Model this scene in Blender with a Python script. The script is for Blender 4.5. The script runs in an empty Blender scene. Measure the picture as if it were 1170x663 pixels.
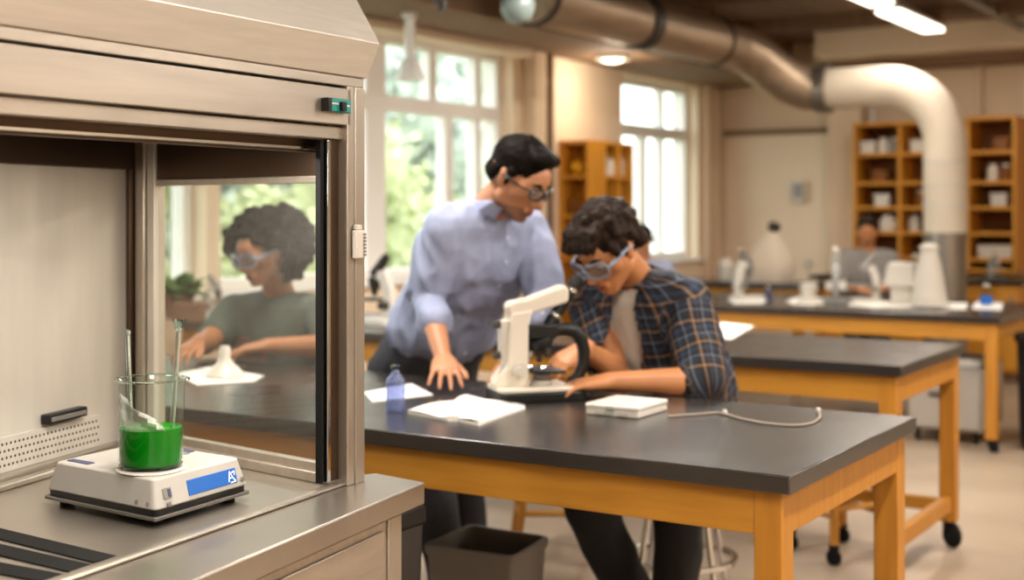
import bpy, bmesh, math, random
import numpy as np
from mathutils import Vector, Matrix, noise

random.seed(7)
SC = bpy.context.scene
COL = SC.collection
PI = math.pi

# ---------------------------------------------------------------- survey of the room
# World: Z up, X along the lab benches, Y away from the camera along the window wall.
# The photograph was taken from (0, 0, 1.3), the camera turned 32.5 degrees to the left of +Y.
FPX, YAW, EYE, HOR = 1517.0, math.radians(32.5), 1.30, 240.0
CY, SY = math.cos(YAW), math.sin(YAW)
RIGHT = Vector((CY, SY, 0)); AWAY = Vector((-SY, CY, 0)); UP = Vector((0, 0, 1))

def C(px, py, t):
    """world point at depth t (metres) on a sight line of the survey photograph"""
    return Vector((0, 0, EYE)) + RIGHT * ((px - 585) / FPX * t) + AWAY * t + UP * ((HOR - py) / FPX * t)

def Zp(px, py, z):
    """world point at height z on a sight line of the survey photograph"""
    return C(px, py, (EYE - z) * FPX / (py - HOR))

def dirw(r, a, u=0.0):
    return (RIGHT * r + AWAY * a + UP * u).normalized()

# ---------------------------------------------------------------- colour and materials
def srgb(h):
    h = h.lstrip('#')
    out = []
    for i in (0, 2, 4):
        v = int(h[i:i + 2], 16) / 255
        out.append(v / 12.92 if v <= 0.04045 else ((v + 0.055) / 1.055) ** 2.4)
    return (*out, 1.0)

def mat(name, hexc, rough=0.6, metal=0.0, var=0.0, vscale=6.0, stretch=(1, 1, 1), bump=0.0, bscale=60.0,
        rvar=0.0, emit=None, estr=0.0, hex2=None, spec=0.5, coat=0.0):
    m = bpy.data.materials.new(name); m.use_nodes = True
    nt = m.node_tree; b = nt.nodes['Principled BSDF']
    b.inputs['Roughness'].default_value = rough
    b.inputs['Metallic'].default_value = metal
    b.inputs['Specular IOR Level'].default_value = spec
    b.inputs['Coat Weight'].default_value = coat
    c = srgb(hexc)
    b.inputs['Base Color'].default_value = c
    if var or bump or rvar or hex2:
        tc = nt.nodes.new('ShaderNodeTexCoord'); mp = nt.nodes.new('ShaderNodeMapping')
        mp.inputs['Scale'].default_value = stretch
        nt.links.new(tc.outputs['Object'], mp.inputs['Vector'])
    if var or hex2:
        nz = nt.nodes.new('ShaderNodeTexNoise'); nz.inputs['Scale'].default_value = vscale
        nz.inputs['Detail'].default_value = 5
        nt.links.new(mp.outputs['Vector'], nz.inputs['Vector'])
        rp = nt.nodes.new('ShaderNodeValToRGB')
        d = srgb(hex2) if hex2 else tuple(x * (1 - var) for x in c[:3]) + (1,)
        e = c if hex2 else tuple(min(1, x * (1 + var)) for x in c[:3]) + (1,)
        rp.color_ramp.elements[0].position = 0.3; rp.color_ramp.elements[1].position = 0.7
        rp.color_ramp.elements[0].color = d; rp.color_ramp.elements[1].color = e
        nt.links.new(nz.outputs['Fac'], rp.inputs['Fac'])
        nt.links.new(rp.outputs['Color'], b.inputs['Base Color'])
    if rvar:
        n3 = nt.nodes.new('ShaderNodeTexNoise'); n3.inputs['Scale'].default_value = vscale * 1.7
        n3.inputs['Detail'].default_value = 6
        nt.links.new(mp.outputs['Vector'], n3.inputs['Vector'])
        mr = nt.nodes.new('ShaderNodeMapRange')
        mr.inputs['To Min'].default_value = max(0.02, rough - rvar); mr.inputs['To Max'].default_value = rough + rvar
        nt.links.new(n3.outputs['Fac'], mr.inputs['Value']); nt.links.new(mr.outputs['Result'], b.inputs['Roughness'])
    if bump:
        n2 = nt.nodes.new('ShaderNodeTexNoise'); n2.inputs['Scale'].default_value = bscale
        n2.inputs['Detail'].default_value = 4
        nt.links.new(mp.outputs['Vector'], n2.inputs['Vector'])
        bp = nt.nodes.new('ShaderNodeBump'); bp.inputs['Strength'].default_value = bump
        bp.inputs['Distance'].default_value = 0.003
        nt.links.new(n2.outputs['Fac'], bp.inputs['Height']); nt.links.new(bp.outputs['Normal'], b.inputs['Normal'])
    if emit:
        b.inputs['Emission Color'].default_value = srgb(emit); b.inputs['Emission Strength'].default_value = estr
    return m

def glass_mat(name, tint='#ffffff', rough=0.0, solid=False, smudge_haze=0.0, dcol=(.75, .72, .68)):
    m = bpy.data.materials.new(name); m.use_nodes = True
    nt = m.node_tree; out = nt.nodes['Material Output']; nt.nodes.remove(nt.nodes['Principled BSDF'])
    if solid:
        g = nt.nodes.new('ShaderNodeBsdfGlass'); g.inputs['Color'].default_value = srgb(tint)
        g.inputs['Roughness'].default_value = rough; g.inputs['IOR'].default_value = 1.40
        nt.links.new(g.outputs[0], out.inputs['Surface']); return m
    tr = nt.nodes.new('ShaderNodeBsdfTransparent'); tr.inputs['Color'].default_value = srgb(tint)
    gl = nt.nodes.new('ShaderNodeBsdfGlossy'); gl.inputs['Roughness'].default_value = rough
    fr = nt.nodes.new('ShaderNodeFresnel'); fr.inputs['IOR'].default_value = 1.45
    mx = nt.nodes.new('ShaderNodeMixShader')
    ge = nt.nodes.new('ShaderNodeNewGeometry'); iv = nt.nodes.new('ShaderNodeMath'); iv.operation = 'SUBTRACT'; iv.inputs[0].default_value = 1
    ml = nt.nodes.new('ShaderNodeMath'); ml.operation = 'MULTIPLY'
    nt.links.new(ge.outputs['Backfacing'], iv.inputs[1]); nt.links.new(iv.outputs[0], ml.inputs[0]); nt.links.new(fr.outputs[0], ml.inputs[1])
    nt.links.new(ml.outputs[0], mx.inputs[0]); nt.links.new(tr.outputs[0], mx.inputs[1]); nt.links.new(gl.outputs[0], mx.inputs[2])
    last = mx
    if smudge_haze:  # pale mix: smudges, cloudy plastic, and whitish reflections painted on
        df = nt.nodes.new('ShaderNodeBsdfDiffuse'); df.inputs['Color'].default_value = (*dcol, 1)
        tc = nt.nodes.new('ShaderNodeTexCoord'); nz = nt.nodes.new('ShaderNodeTexNoise')
        nz.inputs['Scale'].default_value = 5; nz.inputs['Detail'].default_value = 8; nz.inputs['Roughness'].default_value = .7
        mr = nt.nodes.new('ShaderNodeMapRange'); mr.inputs['From Min'].default_value = .42; mr.inputs['From Max'].default_value = .8
        mr.inputs['To Min'].default_value = smudge_haze * .35; mr.inputs['To Max'].default_value = smudge_haze
        nt.links.new(tc.outputs['Object'], nz.inputs['Vector']); nt.links.new(nz.outputs['Fac'], mr.inputs['Value'])
        m2 = nt.nodes.new('ShaderNodeMixShader')
        nt.links.new(mr.outputs['Result'], m2.inputs[0]); nt.links.new(mx.outputs[0], m2.inputs[1]); nt.links.new(df.outputs[0], m2.inputs[2])
        last = m2
    nt.links.new(last.outputs[0], out.inputs['Surface'])
    return m

M = {}
M['steel'] = mat('brushed_steel', '#bcb3a8', .35, .86, var=.13, vscale=1.6, stretch=(20, 1.2, 20), rvar=.06, bump=.06, bscale=90)
M['steel_v'] = mat('brushed_steel_upright', '#b8afa3', .37, .85, var=.08, vscale=4, stretch=(14, 14, 1), rvar=.07)
M['steel_wall'] = mat('satin_steel_wall', '#dcd6cc', .45, .5, var=.08, vscale=2.2, stretch=(5, 5, 1), rvar=.08)
M['steel_deck'] = mat('worn_steel_deck', '#a59c91', .30, .85, var=.10, vscale=4, rvar=.04)
M['steel_dark'] = mat('dark_bronze_steel', '#5a4a3e', .45, 1, var=.12, vscale=4)
M['chrome'] = mat('polished_chrome', '#d6d6d6', .12, 1)
M['black'] = mat('black_plastic', '#101010', .42, var=.1, spec=.35)
M['rubber'] = mat('black_rubber', '#0b0b0b', .75, spec=.2)
M['epoxy'] = mat('black_epoxy_resin', '#2b2724', .25, var=.10, vscale=3, rvar=.07, spec=.85)
M['epoxy_edge'] = mat('black_epoxy_edge', '#171513', .42, var=.1)
M['oak'] = mat('honey_oak', '#bd842c', .48, hex2='#ab7320', vscale=3.2, stretch=(1.4, 14, 14), bump=.04)
M['oak_v'] = mat('honey_oak_upright', '#b87d28', .48, hex2='#a66c1b', vscale=3.2, stretch=(14, 14, 1.4), bump=.04)
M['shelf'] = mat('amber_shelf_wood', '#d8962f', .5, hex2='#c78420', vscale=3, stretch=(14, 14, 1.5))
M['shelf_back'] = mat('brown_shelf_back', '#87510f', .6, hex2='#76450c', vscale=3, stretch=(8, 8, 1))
M['wall'] = mat('beige_plaster', '#dcc4a8', .85, var=.05, vscale=1.4)
M['wall_warm'] = mat('cream_plaster', '#f3e0c6', .85, var=.04, vscale=1.4)
M['brown'] = mat('brown_soffit', '#7d6148', .8, var=.1, vscale=1.5)
M['ceil'] = mat('dark_brown_ceiling_boards', '#6a513c', .8, var=.2, vscale=2, stretch=(8, 1, 1))
M['floor'] = mat('polished_concrete', '#b09d88', .38, hex2='#9d8a76', vscale=2.2, rvar=.1)
M['white'] = mat('white_paint', '#ececea', .5)
M['whitef'] = mat('white_window_frame', '#f3f0ec', .5)
M['white_pl'] = mat('white_enamel', '#dcd6cc', .32, var=.03)
M['cream_pl'] = mat('cream_enamel', '#d9cfc0', .32, var=.03)
M['grey_pl'] = mat('light_grey_plastic', '#c9c2b8', .45, var=.03)
M['grey'] = mat('mid_grey_metal', '#8d8a86', .4, .6)
M['bin'] = mat('grey_bin_plastic', '#777069', .5, var=.05)
M['darkbin'] = mat('charcoal_bin_plastic', '#2c2927', .5)
M['blackbin'] = mat('black_bin_plastic', '#0c0c0c', .55)
M['paper'] = mat('white_paper', '#f1ece4', .8, var=.02)
M['blue'] = mat('blue_display', '#0a58a8', .35, emit='#0a58a8', estr=.15)
M['glyph'] = mat('white_display_glyph', '#e9f0f8', .4, emit='#e9f0f8', estr=.3)
M['navy'] = mat('navy_print', '#3a4262', .5)
M['teal'] = mat('teal_label', '#0f7f7a', .5)
M['duct'] = mat('galvanised_duct', '#a8937c', .42, .75, var=.14, vscale=2.5, stretch=(6, 1, 6))
M['duct_white'] = mat('white_wrapped_duct', '#d6c8b4', .6, var=.06, vscale=4)
M['duct_grey'] = mat('grey_steel_sleeve', '#8d857c', .35, .8, var=.15, vscale=5, stretch=(8, 8, 1))
M['band'] = mat('dark_duct_band', '#3a332e', .5, .3)
M['skin_m'] = mat('tan_skin', '#b9805c', .5, var=.05, vscale=14)
M['skin_b'] = mat('warm_brown_skin', '#bd7f52', .5, var=.05, vscale=14)
M['skin_g'] = mat('deep_brown_skin', '#aa744f', .5, var=.05, vscale=14)
M['lip'] = mat('lip_tone', '#94503e', .45)
M['lip_g'] = mat('brown_lip_tone', '#7a4236', .45)
M['stubble'] = mat('stubbled_skin', '#8d6249', .6, var=.12, vscale=60)
M['hair'] = mat('black_brown_hair', '#120d0a', .6, var=.3, vscale=40, spec=.06)
M['hair_b'] = mat('dark_brown_hair', '#24170e', .6, var=.45, vscale=30, spec=.15)
M['hair_g'] = mat('black_curly_hair', '#14110f', .7, var=.4, vscale=50, spec=.1)
M['eye'] = mat('eye_white', '#d8d0c8', .3)
M['shirt'] = mat('periwinkle_cotton', '#9aa3c2', .8, var=.05, vscale=40, bump=.1, bscale=300)
M['button'] = mat('pale_button', '#d6d9e6', .4)
M['trouser'] = mat('charcoal_twill', '#34353c', .8, var=.12, vscale=30)
M['jean'] = mat('black_denim', '#141519', .8, var=.15, vscale=30)
M['tee'] = mat('grey_marl_cotton', '#cfc6ba', .85, var=.06, vscale=50)
M['tee_g'] = mat('grey_green_cotton', '#565f57', .85, var=.08, vscale=20)
M['print'] = mat('faded_red_print', '#8c5d50', .85, var=.15, vscale=40)
M['shoe'] = mat('dark_leather', '#1b1715', .5)
M['gframe'] = mat('dark_spectacle_frame', '#1d1d20', .35)
M['gclear'] = mat('clear_grey_goggle_frame', '#8d95a8', .2)
M['lens'] = glass_mat('spectacle_lens', '#e4e8ee', .02, smudge_haze=.12)  # whitish mix paints the lens reflections in
M['glass'] = glass_mat('window_glass', '#f6faf8', .0)
M['pane'] = glass_mat('hood_side_glass', '#f2f2ee', .03, smudge_haze=.05)
M['beaker'] = glass_mat('borosilicate_glass', '#f8fbf9', .01)
M['clear'] = glass_mat('thin_clear_glass', '#eef3f2', .02)
M['film'] = glass_mat('translucent_film', '#e8e8e4', .3, smudge_haze=.85)
M['bluebottle'] = glass_mat('pale_blue_plastic', '#c3cdf2', .12, smudge_haze=.6, dcol=(.42, .50, .78))
M['lamp'] = mat('fluorescent_diffuser', '#ffffff', .5, emit='#fff3e2', estr=4)
M['lamp_warm'] = mat('warm_lamp_glass', '#ffffff', .5, emit='#ffe7c2', estr=3)
M['leaf'] = mat('plant_leaf', '#6f8f45', .6, hex2='#4d6c30', vscale=8)
M['terracotta'] = mat('terracotta', '#8c6a52', .8, var=.1)
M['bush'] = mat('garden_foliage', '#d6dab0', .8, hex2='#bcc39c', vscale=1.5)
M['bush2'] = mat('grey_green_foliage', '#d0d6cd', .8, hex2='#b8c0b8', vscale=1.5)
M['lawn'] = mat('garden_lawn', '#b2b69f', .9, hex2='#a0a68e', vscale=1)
M['yellow'] = mat('yellow_ball', '#f0b71e', .5)
M['cord'] = mat('taupe_cord', '#9a8c7c', .6)
M['dome'] = mat('frosted_blue_glass', '#82918f', .2, var=.15)

mg = bpy.data.materials.new('green_solution'); mg.use_nodes = True
_b = mg.node_tree.nodes['Principled BSDF']
_b.inputs['Base Color'].default_value = (0.0005, 0.30, 0.003, 1); _b.inputs['Roughness'].default_value = .08
_b.inputs['Transmission Weight'].default_value = .22; _b.inputs['IOR'].default_value = 1.33
M['green'] = mg

M['panel'] = mat('pale_beige_panel', '#e8d5bd', .85, var=.04, vscale=1.4)
M['plate'] = mat('dark_grey_plate', '#6e6a65', .4, .4)
M['bal'] = mat('pale_grey_enamel', '#b0aba4', .38, var=.03)
M['rim'] = glass_mat('thick_glass_rim', '#f4fbf8', 0, solid=True)
M['steel_c'] = mat('brushed_steel_canopy', '#cfc8be', .40, .5, var=.06, vscale=3, stretch=(30, 2, 30), rvar=.06)
M['dull'] = mat('dull_off_white', '#c4bbaf', .5, var=.05)
M['cabgrey'] = mat('grey_cabinet_enamel', '#a19990', .45)
M['greyknit'] = mat('grey_knit', '#85807b', .85)
M['drape'] = mat('beige_white_cover', '#c2b3a0', .85, var=.04)
# plaid cloth: woven stripes along two cloth directions stored on the mesh
mp_ = bpy.data.materials.new('plaid_flannel'); mp_.use_nodes = True
nt = mp_.node_tree; bs = nt.nodes['Principled BSDF']; bs.inputs['Roughness'].default_value = .85
at_ = nt.nodes.new('ShaderNodeAttribute'); at_.attribute_name = 'weave'
sp = nt.nodes.new('ShaderNodeSeparateXYZ'); nt.links.new(at_.outputs['Vector'], sp.inputs[0])
cols = []
for ax in (0, 1):
    dv = nt.nodes.new('ShaderNodeMath'); dv.operation = 'DIVIDE'; dv.inputs[1].default_value = .075
    fr = nt.nodes.new('ShaderNodeMath'); fr.operation = 'FRACT'
    nt.links.new(sp.outputs[ax], dv.inputs[0]); nt.links.new(dv.outputs[0], fr.inputs[0])
    rp = nt.nodes.new('ShaderNodeValToRGB'); cr = rp.color_ramp; cr.interpolation = 'CONSTANT'
    stops = [(0, '#10131b'), (.20, '#6f7786'), (.255, '#1b2130'), (.44, '#0d0f14'), (.62, '#94704c'), (.71, '#141722'), (.86, '#2c3850')]
    cr.elements[0].position = 0; cr.elements[0].color = srgb(stops[0][1]); cr.elements[1].position = stops[1][0]; cr.elements[1].color = srgb(stops[1][1])
    for p, h in stops[2:]:
        e = cr.elements.new(p); e.color = srgb(h)
    nt.links.new(fr.outputs[0], rp.inputs['Fac']); cols.append(rp)
mxn = nt.nodes.new('ShaderNodeMixRGB'); mxn.inputs[0].default_value = .5
nt.links.new(cols[0].outputs[0], mxn.inputs[1]); nt.links.new(cols[1].outputs[0], mxn.inputs[2])
nt.links.new(mxn.outputs[0], bs.inputs['Base Color'])
M['plaid'] = mp_

# ---------------------------------------------------------------- objects
def tag(o, label=None, cat=None, group=None, kind=None):
    if label: o['label'] = label
    if cat: o['category'] = cat
    if group: o['group'] = group
    if kind: o['kind'] = kind
    return o

def thing(name, label, cat, loc=(0, 0, 0), rotz=0.0, group=None):
    o = bpy.data.objects.new(name, None); COL.objects.link(o)
    o.empty_display_size = .1
    o.location = loc; o.rotation_euler = (0, 0, rotz)
    return tag(o, label, cat, group)

def basis(o):
    m = Matrix.LocRotScale(o.location, o.rotation_euler, o.scale)
    return basis(o.parent) @ m if o.parent else m

def link(name, me, mats, parent=None, smooth=True):
    if not isinstance(mats, (list, tuple)): mats = [mats]
    for m in mats: me.materials.append(m)
    if smooth:
        me.polygons.foreach_set('use_smooth', [True] * len(me.polygons))
    o = bpy.data.objects.new(name, me); COL.objects.link(o)
    if parent: o.parent = parent
    return o

def dup(root, loc, rotz=None, label=None, group=None, scale=None):
    r = root.copy(); COL.objects.link(r); r.location = loc
    if rotz is not None: r.rotation_euler = (0, 0, rotz)
    if scale: r.scale = (scale,) * 3
    if label: r['label'] = label
    if group: r['group'] = group
    for ch in list(root.children):
        c = ch.copy(); COL.objects.link(c); c.parent = r
        for g in ch.children:
            d = g.copy(); COL.objects.link(d); d.parent = c
    return r

class MB:
    """collects shapes into ONE mesh"""
    def __init__(s): s.v = []; s.f = []; s.mi = []; s.cur = 0
    def mesh_add(s, vs, fs):
        b = len(s.v); s.v += [Vector(v) for v in vs]; s.f += [tuple(i + b for i in f) for f in fs]; s.mi += [s.cur] * len(fs); return s
    def use(s, i): s.cur = i; return s
    def box(s, c, d, rz=0.0, R=None):
        c = Vector(c); x, y, z = d[0] / 2, d[1] / 2, d[2] / 2
        R = R or Matrix.Rotation(rz, 3, 'Z')
        vs = [c + R @ Vector((sx * x, sy * y, sz * z)) for sz in (-1, 1) for sx, sy in ((-1, -1), (1, -1), (1, 1), (-1, 1))]
        return s.mesh_add(vs, [(3, 2, 1, 0), (4, 5, 6, 7), (0, 1, 5, 4), (1, 2, 6, 5), (2, 3, 7, 6), (3, 0, 4, 7)])
    def bb(s, a, b):
        a, b = Vector(a), Vector(b)
        return s.box((a + b) / 2, [abs(b[i] - a[i]) for i in range(3)])
    def prism(s, poly, z0, z1, top=None):
        """plan polygon (counter-clockwise) pulled up; top = other polygon for the upper face"""
        top = top or poly; n = len(poly)
        vs = [Vector((p[0], p[1], z0)) for p in poly] + [Vector((p[0], p[1], z1)) for p in top]
        fs = [tuple(range(n - 1, -1, -1)), tuple(range(n, 2 * n))] + [(i, (i + 1) % n, n + (i + 1) % n, n + i) for i in range(n)]
        return s.mesh_add(vs, fs)
    def sweep(s, prof, p, q, side, upv=(0, 0, 1)):
        """profile [(a, b)] in (side, up) carried straight from p to q"""
        p, q, side, upv = Vector(p), Vector(q), Vector(side), Vector(upv); n = len(prof)
        vs = [p + side * a + upv * b for a, b in prof] + [q + side * a + upv * b for a, b in prof]
        fs = [tuple(range(n)), tuple(range(2 * n - 1, n - 1, -1))] + [(i, n + i, n + (i + 1) % n, (i + 1) % n) for i in range(n)]
        return s.mesh_add(vs, fs)
    def tube(s, path, r, n=14, cap=True):
        path = [Vector(p) for p in path]; rs = r if isinstance(r, (list, tuple)) else [r] * len(path)
        rings = []; prev = None
        for i, p in enumerate(path):
            t = (path[min(i + 1, len(path) - 1)] - path[max(i - 1, 0)]).normalized()
            if prev is None:
                a = t.orthogonal().normalized()
            else:
                a = (prev - t * prev.dot(t)).normalized()
            prev = a; b = t.cross(a)
            rings.append([p + (a * math.cos(2 * PI * k / n) + b * math.sin(2 * PI * k / n)) * rs[i] for k in range(n)])
        vs = [v for ring in rings for v in ring]; fs = []
        for i in range(len(path) - 1):
            for k in range(n):
                fs.append((i * n + k, i * n + (k + 1) % n, (i + 1) * n + (k + 1) % n, (i + 1) * n + k))
        if cap:
            fs.append(tuple(range(n - 1, -1, -1))); fs.append(tuple(range((len(path) - 1) * n, len(path) * n)))
        return s.mesh_add(vs, fs)
    def lathe(s, prof, c=(0, 0, 0), n=32, axis=None, closed=False):
        """profile [(radius, height)] spun about the vertical (or axis) through c"""
        c = Vector(c); Q = Vector((0, 0, 1)).rotation_difference(Vector(axis)).to_matrix() if axis else Matrix.Identity(3)
        vs = []; fs = []; m = len(prof)
        for r, h in prof:
            for k in range(n):
                vs.append(c + Q @ Vector((r * math.cos(2 * PI * k / n), r * math.sin(2 * PI * k / n), h)))
        for i in range(m - 1 if not closed else m):
            j = (i + 1) % m
            for k in range(n):
                fs.append((i * n + k, i * n + (k + 1) % n, j * n + (k + 1) % n, j * n + k))
        if not closed:
            if prof[0][0] > 1e-5: fs.append(tuple(range(n - 1, -1, -1)))
            if prof[-1][0] > 1e-5: fs.append(tuple(range((m - 1) * n, m * n)))
        return s.mesh_add(vs, fs)
    def ball(s, c, r, n=16, R=None):
        r = r if isinstance(r, (list, tuple)) else (r, r, r); c = Vector(c); vs = []; fs = []; h = n // 2
        for i in range(h + 1):
            th = PI * i / h
            for k in range(n):
                v = Vector((r[0] * math.sin(th) * math.cos(2 * PI * k / n), r[1] * math.sin(th) * math.sin(2 * PI * k / n), -r[2] * math.cos(th)))
                vs.append(c + (R @ v if R else v))
        for i in range(h):
            for k in range(n):
                fs.append((i * n + k, i * n + (k + 1) % n, (i + 1) * n + (k + 1) % n, (i + 1) * n + k))
        return s.mesh_add(vs, fs)
    def sheet(s, grid, th=0.0):
        """grid of points [row][col] as a surface"""
        r, c = len(grid), len(grid[0])
        vs = [p for row in grid for p in row]
        return s.mesh_add(vs, [(i * c + k, i * c + k + 1, (i + 1) * c + k + 1, (i + 1) * c + k) for i in range(r - 1) for k in range(c - 1)])
    def mesh(s, name):
        me = bpy.data.meshes.new(name); me.from_pydata([tuple(v) for v in s.v], [], s.f)
        bm = bmesh.new(); bm.from_mesh(me)
        for i, f in enumerate(bm.faces): f.material_index = s.mi[i]
        bmesh.ops.remove_doubles(bm, verts=bm.verts, dist=1e-6)
        bmesh.ops.recalc_face_normals(bm, faces=bm.faces); bm.to_mesh(me); bm.free(); return me
    def build(s, name, mats, parent=None, world=False, bevel=0.0, smooth=None, solid=0.0, seg=2):
        if world and parent:
            inv = basis(parent).inverted(); s.v = [inv @ v for v in s.v]
        me = s.mesh(name)
        o = link(name, me, mats, parent, smooth=False)
        if smooth or smooth is None:
            me.polygons.foreach_set('use_smooth', [True] * len(me.polygons))
            me.set_sharp_from_angle(angle=math.radians(38))
        if solid:
            md = o.modifiers.new('thick', 'SOLIDIFY'); md.thickness = solid; md.offset = 0
        if bevel:
            md = o.modifiers.new('edge', 'BEVEL'); md.width = bevel; md.segments = seg; md.limit_method = 'ANGLE'; md.angle_limit = math.radians(35)
            md.harden_normals = False
        return o

def struct(name, mb, m, **k):
    o = mb.build(name, m, **k); o['kind'] = 'structure'; return o
# ================================================================= THE SETTING
XW, YB, ZC = -5.0, 11.45, 2.80
fl = MB().bb((-5.25, -3.2, -.1), (3.7, 11.7, 0)); struct('floor', fl, M['floor'])
struct('ceiling', MB().bb((-5.25, -3.2, ZC), (3.7, 11.7, ZC + .15)), M['ceil'])
WIN = [(1.2, 4.92), (5.02, 7.86), (9.5, 10.95)]
SILL, HEAD, TRANS = .87, 2.40, 1.97
wl = MB()
wl.bb((XW - .25, -3.2, 0), (XW, 11.7, SILL)).bb((XW - .25, -3.2, HEAD), (XW, 11.7, ZC))
ys = [-3.2] + [v for w in WIN for v in w] + [11.7]
for a, b in zip(ys[::2], ys[1::2]): wl.bb((XW - .25, a, SILL), (XW, b, HEAD))
struct('wall_left', wl, M['wall_warm'])
struct('wall_back', MB().bb((XW, YB, 0), (3.7, YB + .2, ZC)), M['wall'])
struct('wall_right', MB().bb((3.5, -3.2, 0), (3.7, YB, ZC)), M['wall_warm'])
struct('wall_front', MB().bb((XW, -3.2, 0), (3.5, -3.0, ZC)), M['wall_warm'])
struct('trim_1', MB().bb((XW, -3.0, 2.43), (-4.30, YB, ZC)), M['brown'])                    # soffit over the windows
struct('trim_2', MB().bb((-3.86, 10.80, 2.58), (3.5, YB, ZC)), M['panel'])  # bulkhead: paler than the wall, its light put into the colour
struct('trim_20', MB().bb((-3.86, 11.15, 2.50), (3.5, YB, 2.58)), M['brown'])  # dark strip giving the shade line under the bulkhead in brown colour
struct('trim_21', MB().bb((XW, 5.0, 2.37), (-4.86, 7.9, 2.43)), M['panel'], bevel=.01)                    # bulkhead on the back wall
struct('trim_3', MB().bb((XW, 7.98, 0), (XW + .10, 8.16, 2.43)), M['wall'], bevel=.01)        # pilaster by the window
struct('trim_4', MB().bb((XW, 11.02, 0), (XW + .07, 11.2, 2.43)), M['wall'], bevel=.01)
struct('trim_5', MB().bb((-3.92, YB - .16, 0), (-3.62, YB, 2.57)), M['wall'], bevel=.01)     # pier on the back wall
struct('trim_6', MB().bb((XW + .07, YB - .03, 0), (-3.95, YB, 1.98)), M['panel'])        # pale lower panel
struct('trim_7', MB().bb((XW + .05, YB - .05, 1.98), (-3.93, YB, 2.03)), M['brown'])
for k, y in enumerate((2.4, 3.9, 5.4, 6.9, 8.4, 9.9)):
    struct('trim_%d' % (8 + k), MB().bb((-4.3, y - .05, ZC - .10), (3.5, y + .05, ZC)), M['ceil'])
struct('baseboard_back', MB().bb((XW + .07, YB - .06, 0), (-3.95, YB - .03, .12)), M['brown'])
struct('baseboard_left', MB().bb((XW, -3, 0), (XW + .02, 7.9, .12)), M['brown'])

def window(n, y0, y1, mull):
    w = bpy.data.objects.new('window_%d' % n, None); COL.objects.link(w); w.location = (XW, (y0 + y1) / 2, SILL); w['kind'] = 'structure'
    f = MB(); X0, X1 = XW - .20, XW - .10; t = .06
    f.bb((X0, y0, SILL), (X1, y0 + t, HEAD)).bb((X0, y1 - t, SILL), (X1, y1, HEAD)).bb((X0, y0 + t, SILL), (X1, y1 - t, SILL + t)).bb((X0, y0 + t, HEAD - t), (X1, y1 - t, HEAD))
    f.build('window_frame', M['whitef'], w, world=True, bevel=.006)
    MB().bb((X0 + .005, y0 + t, TRANS - .05), (X1 - .005, y1 - t, TRANS + .05)).build('transom', M['whitef'], w, world=True, bevel=.005)
    for (a, b, z0, z1) in mull:
        MB().bb((X0 + .01, a, z0), (X1 - .01, b, z1)).build('mullion', M['whitef'], w, world=True, bevel=.005)
    MB().bb((XW - .155, y0 + .02, SILL + .02), (XW - .150, y1 - .02, HEAD - .02)).build('window_glass', M['glass'], w, world=True)
    MB().bb((XW - .10, y0 - .04, SILL - .03), (XW + .05, y1 + .04, SILL)).build('window_sill', M['whitef'], w, world=True, bevel=.006)
lo = SILL + .06; hi = HEAD - .06
window(1, *WIN[0], [(2.35, 2.45, lo, hi), (3.55, 3.65, lo, hi)])
window(2, *WIN[1], [(6.36, 6.56, lo, hi), (7.20, 7.29, lo, TRANS), (7.02, 7.10, TRANS, hi), (7.56, 7.63, lo, hi)])
window(3, *WIN[2], [(10.08, 10.16, lo, TRANS), (10.44, 10.50, lo, hi)])

# ================================================================= OUTSIDE THE WINDOWS
g_ = MB().bb((-45, -25, -.6), (-5.4, 45, -.5)); struct('ground_outside', g_, M['lawn'])
def bush(name, label, c, r, m, cat='shrub', trunk=False):
    t = thing(name, label, cat, (c[0], c[1], -.5), 0, 'planting outside the windows')
    b = MB(); rnd = random.Random(int(c[1] * 10))
    zc = c[2] + .5
    for i in range(26):
        v = Vector((rnd.gauss(0, .42), rnd.gauss(0, .48), rnd.gauss(0, .40))); s = r * rnd.uniform(.26, .44)
        cen = Vector((v.x * r, v.y * r, max(zc + v.z * r, s * .6)))
        b.ball(cen, s * .62, 10)
        for k in range(150):                                        # leaf sprays over every bough
            d = Vector((rnd.gauss(0, 1), rnd.gauss(0, 1), rnd.gauss(0, 1))).normalized(); p = cen + d * s * rnd.uniform(.6, 1.05)
            e1 = Vector((rnd.gauss(0, 1), rnd.gauss(0, 1), rnd.gauss(0, 1))).normalized(); e2 = e1.cross(d + Vector((.01, .02, .03))).normalized()
            L = r * rnd.uniform(.06, .11)
            b.mesh_add([p - e1 * L, p + e2 * L * .45, p + e1 * L, p - e2 * L * .45], [(0, 1, 2, 3)])
    o = b.build('foliage', m, t)
    MB().tube([(0, 0, 0), (.02, 0, (c[2] + .5) * .5), (0, .03, c[2] + .5)], [.12, .1, .06], 8).build('trunk', M['brown'], t)
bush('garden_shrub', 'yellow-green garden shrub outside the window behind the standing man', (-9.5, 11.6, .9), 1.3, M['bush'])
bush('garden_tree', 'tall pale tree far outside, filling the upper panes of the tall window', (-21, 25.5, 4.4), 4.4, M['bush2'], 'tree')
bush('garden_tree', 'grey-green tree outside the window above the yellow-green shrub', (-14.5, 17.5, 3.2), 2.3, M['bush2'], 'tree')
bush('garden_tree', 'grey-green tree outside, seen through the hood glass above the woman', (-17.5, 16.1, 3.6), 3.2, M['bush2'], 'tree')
bush('garden_shrub', 'pale green shrub outside, seen through the hood glass beside the woman', (-8.6, 7.3, 1.0), 1.1, M['bush'])

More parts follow.
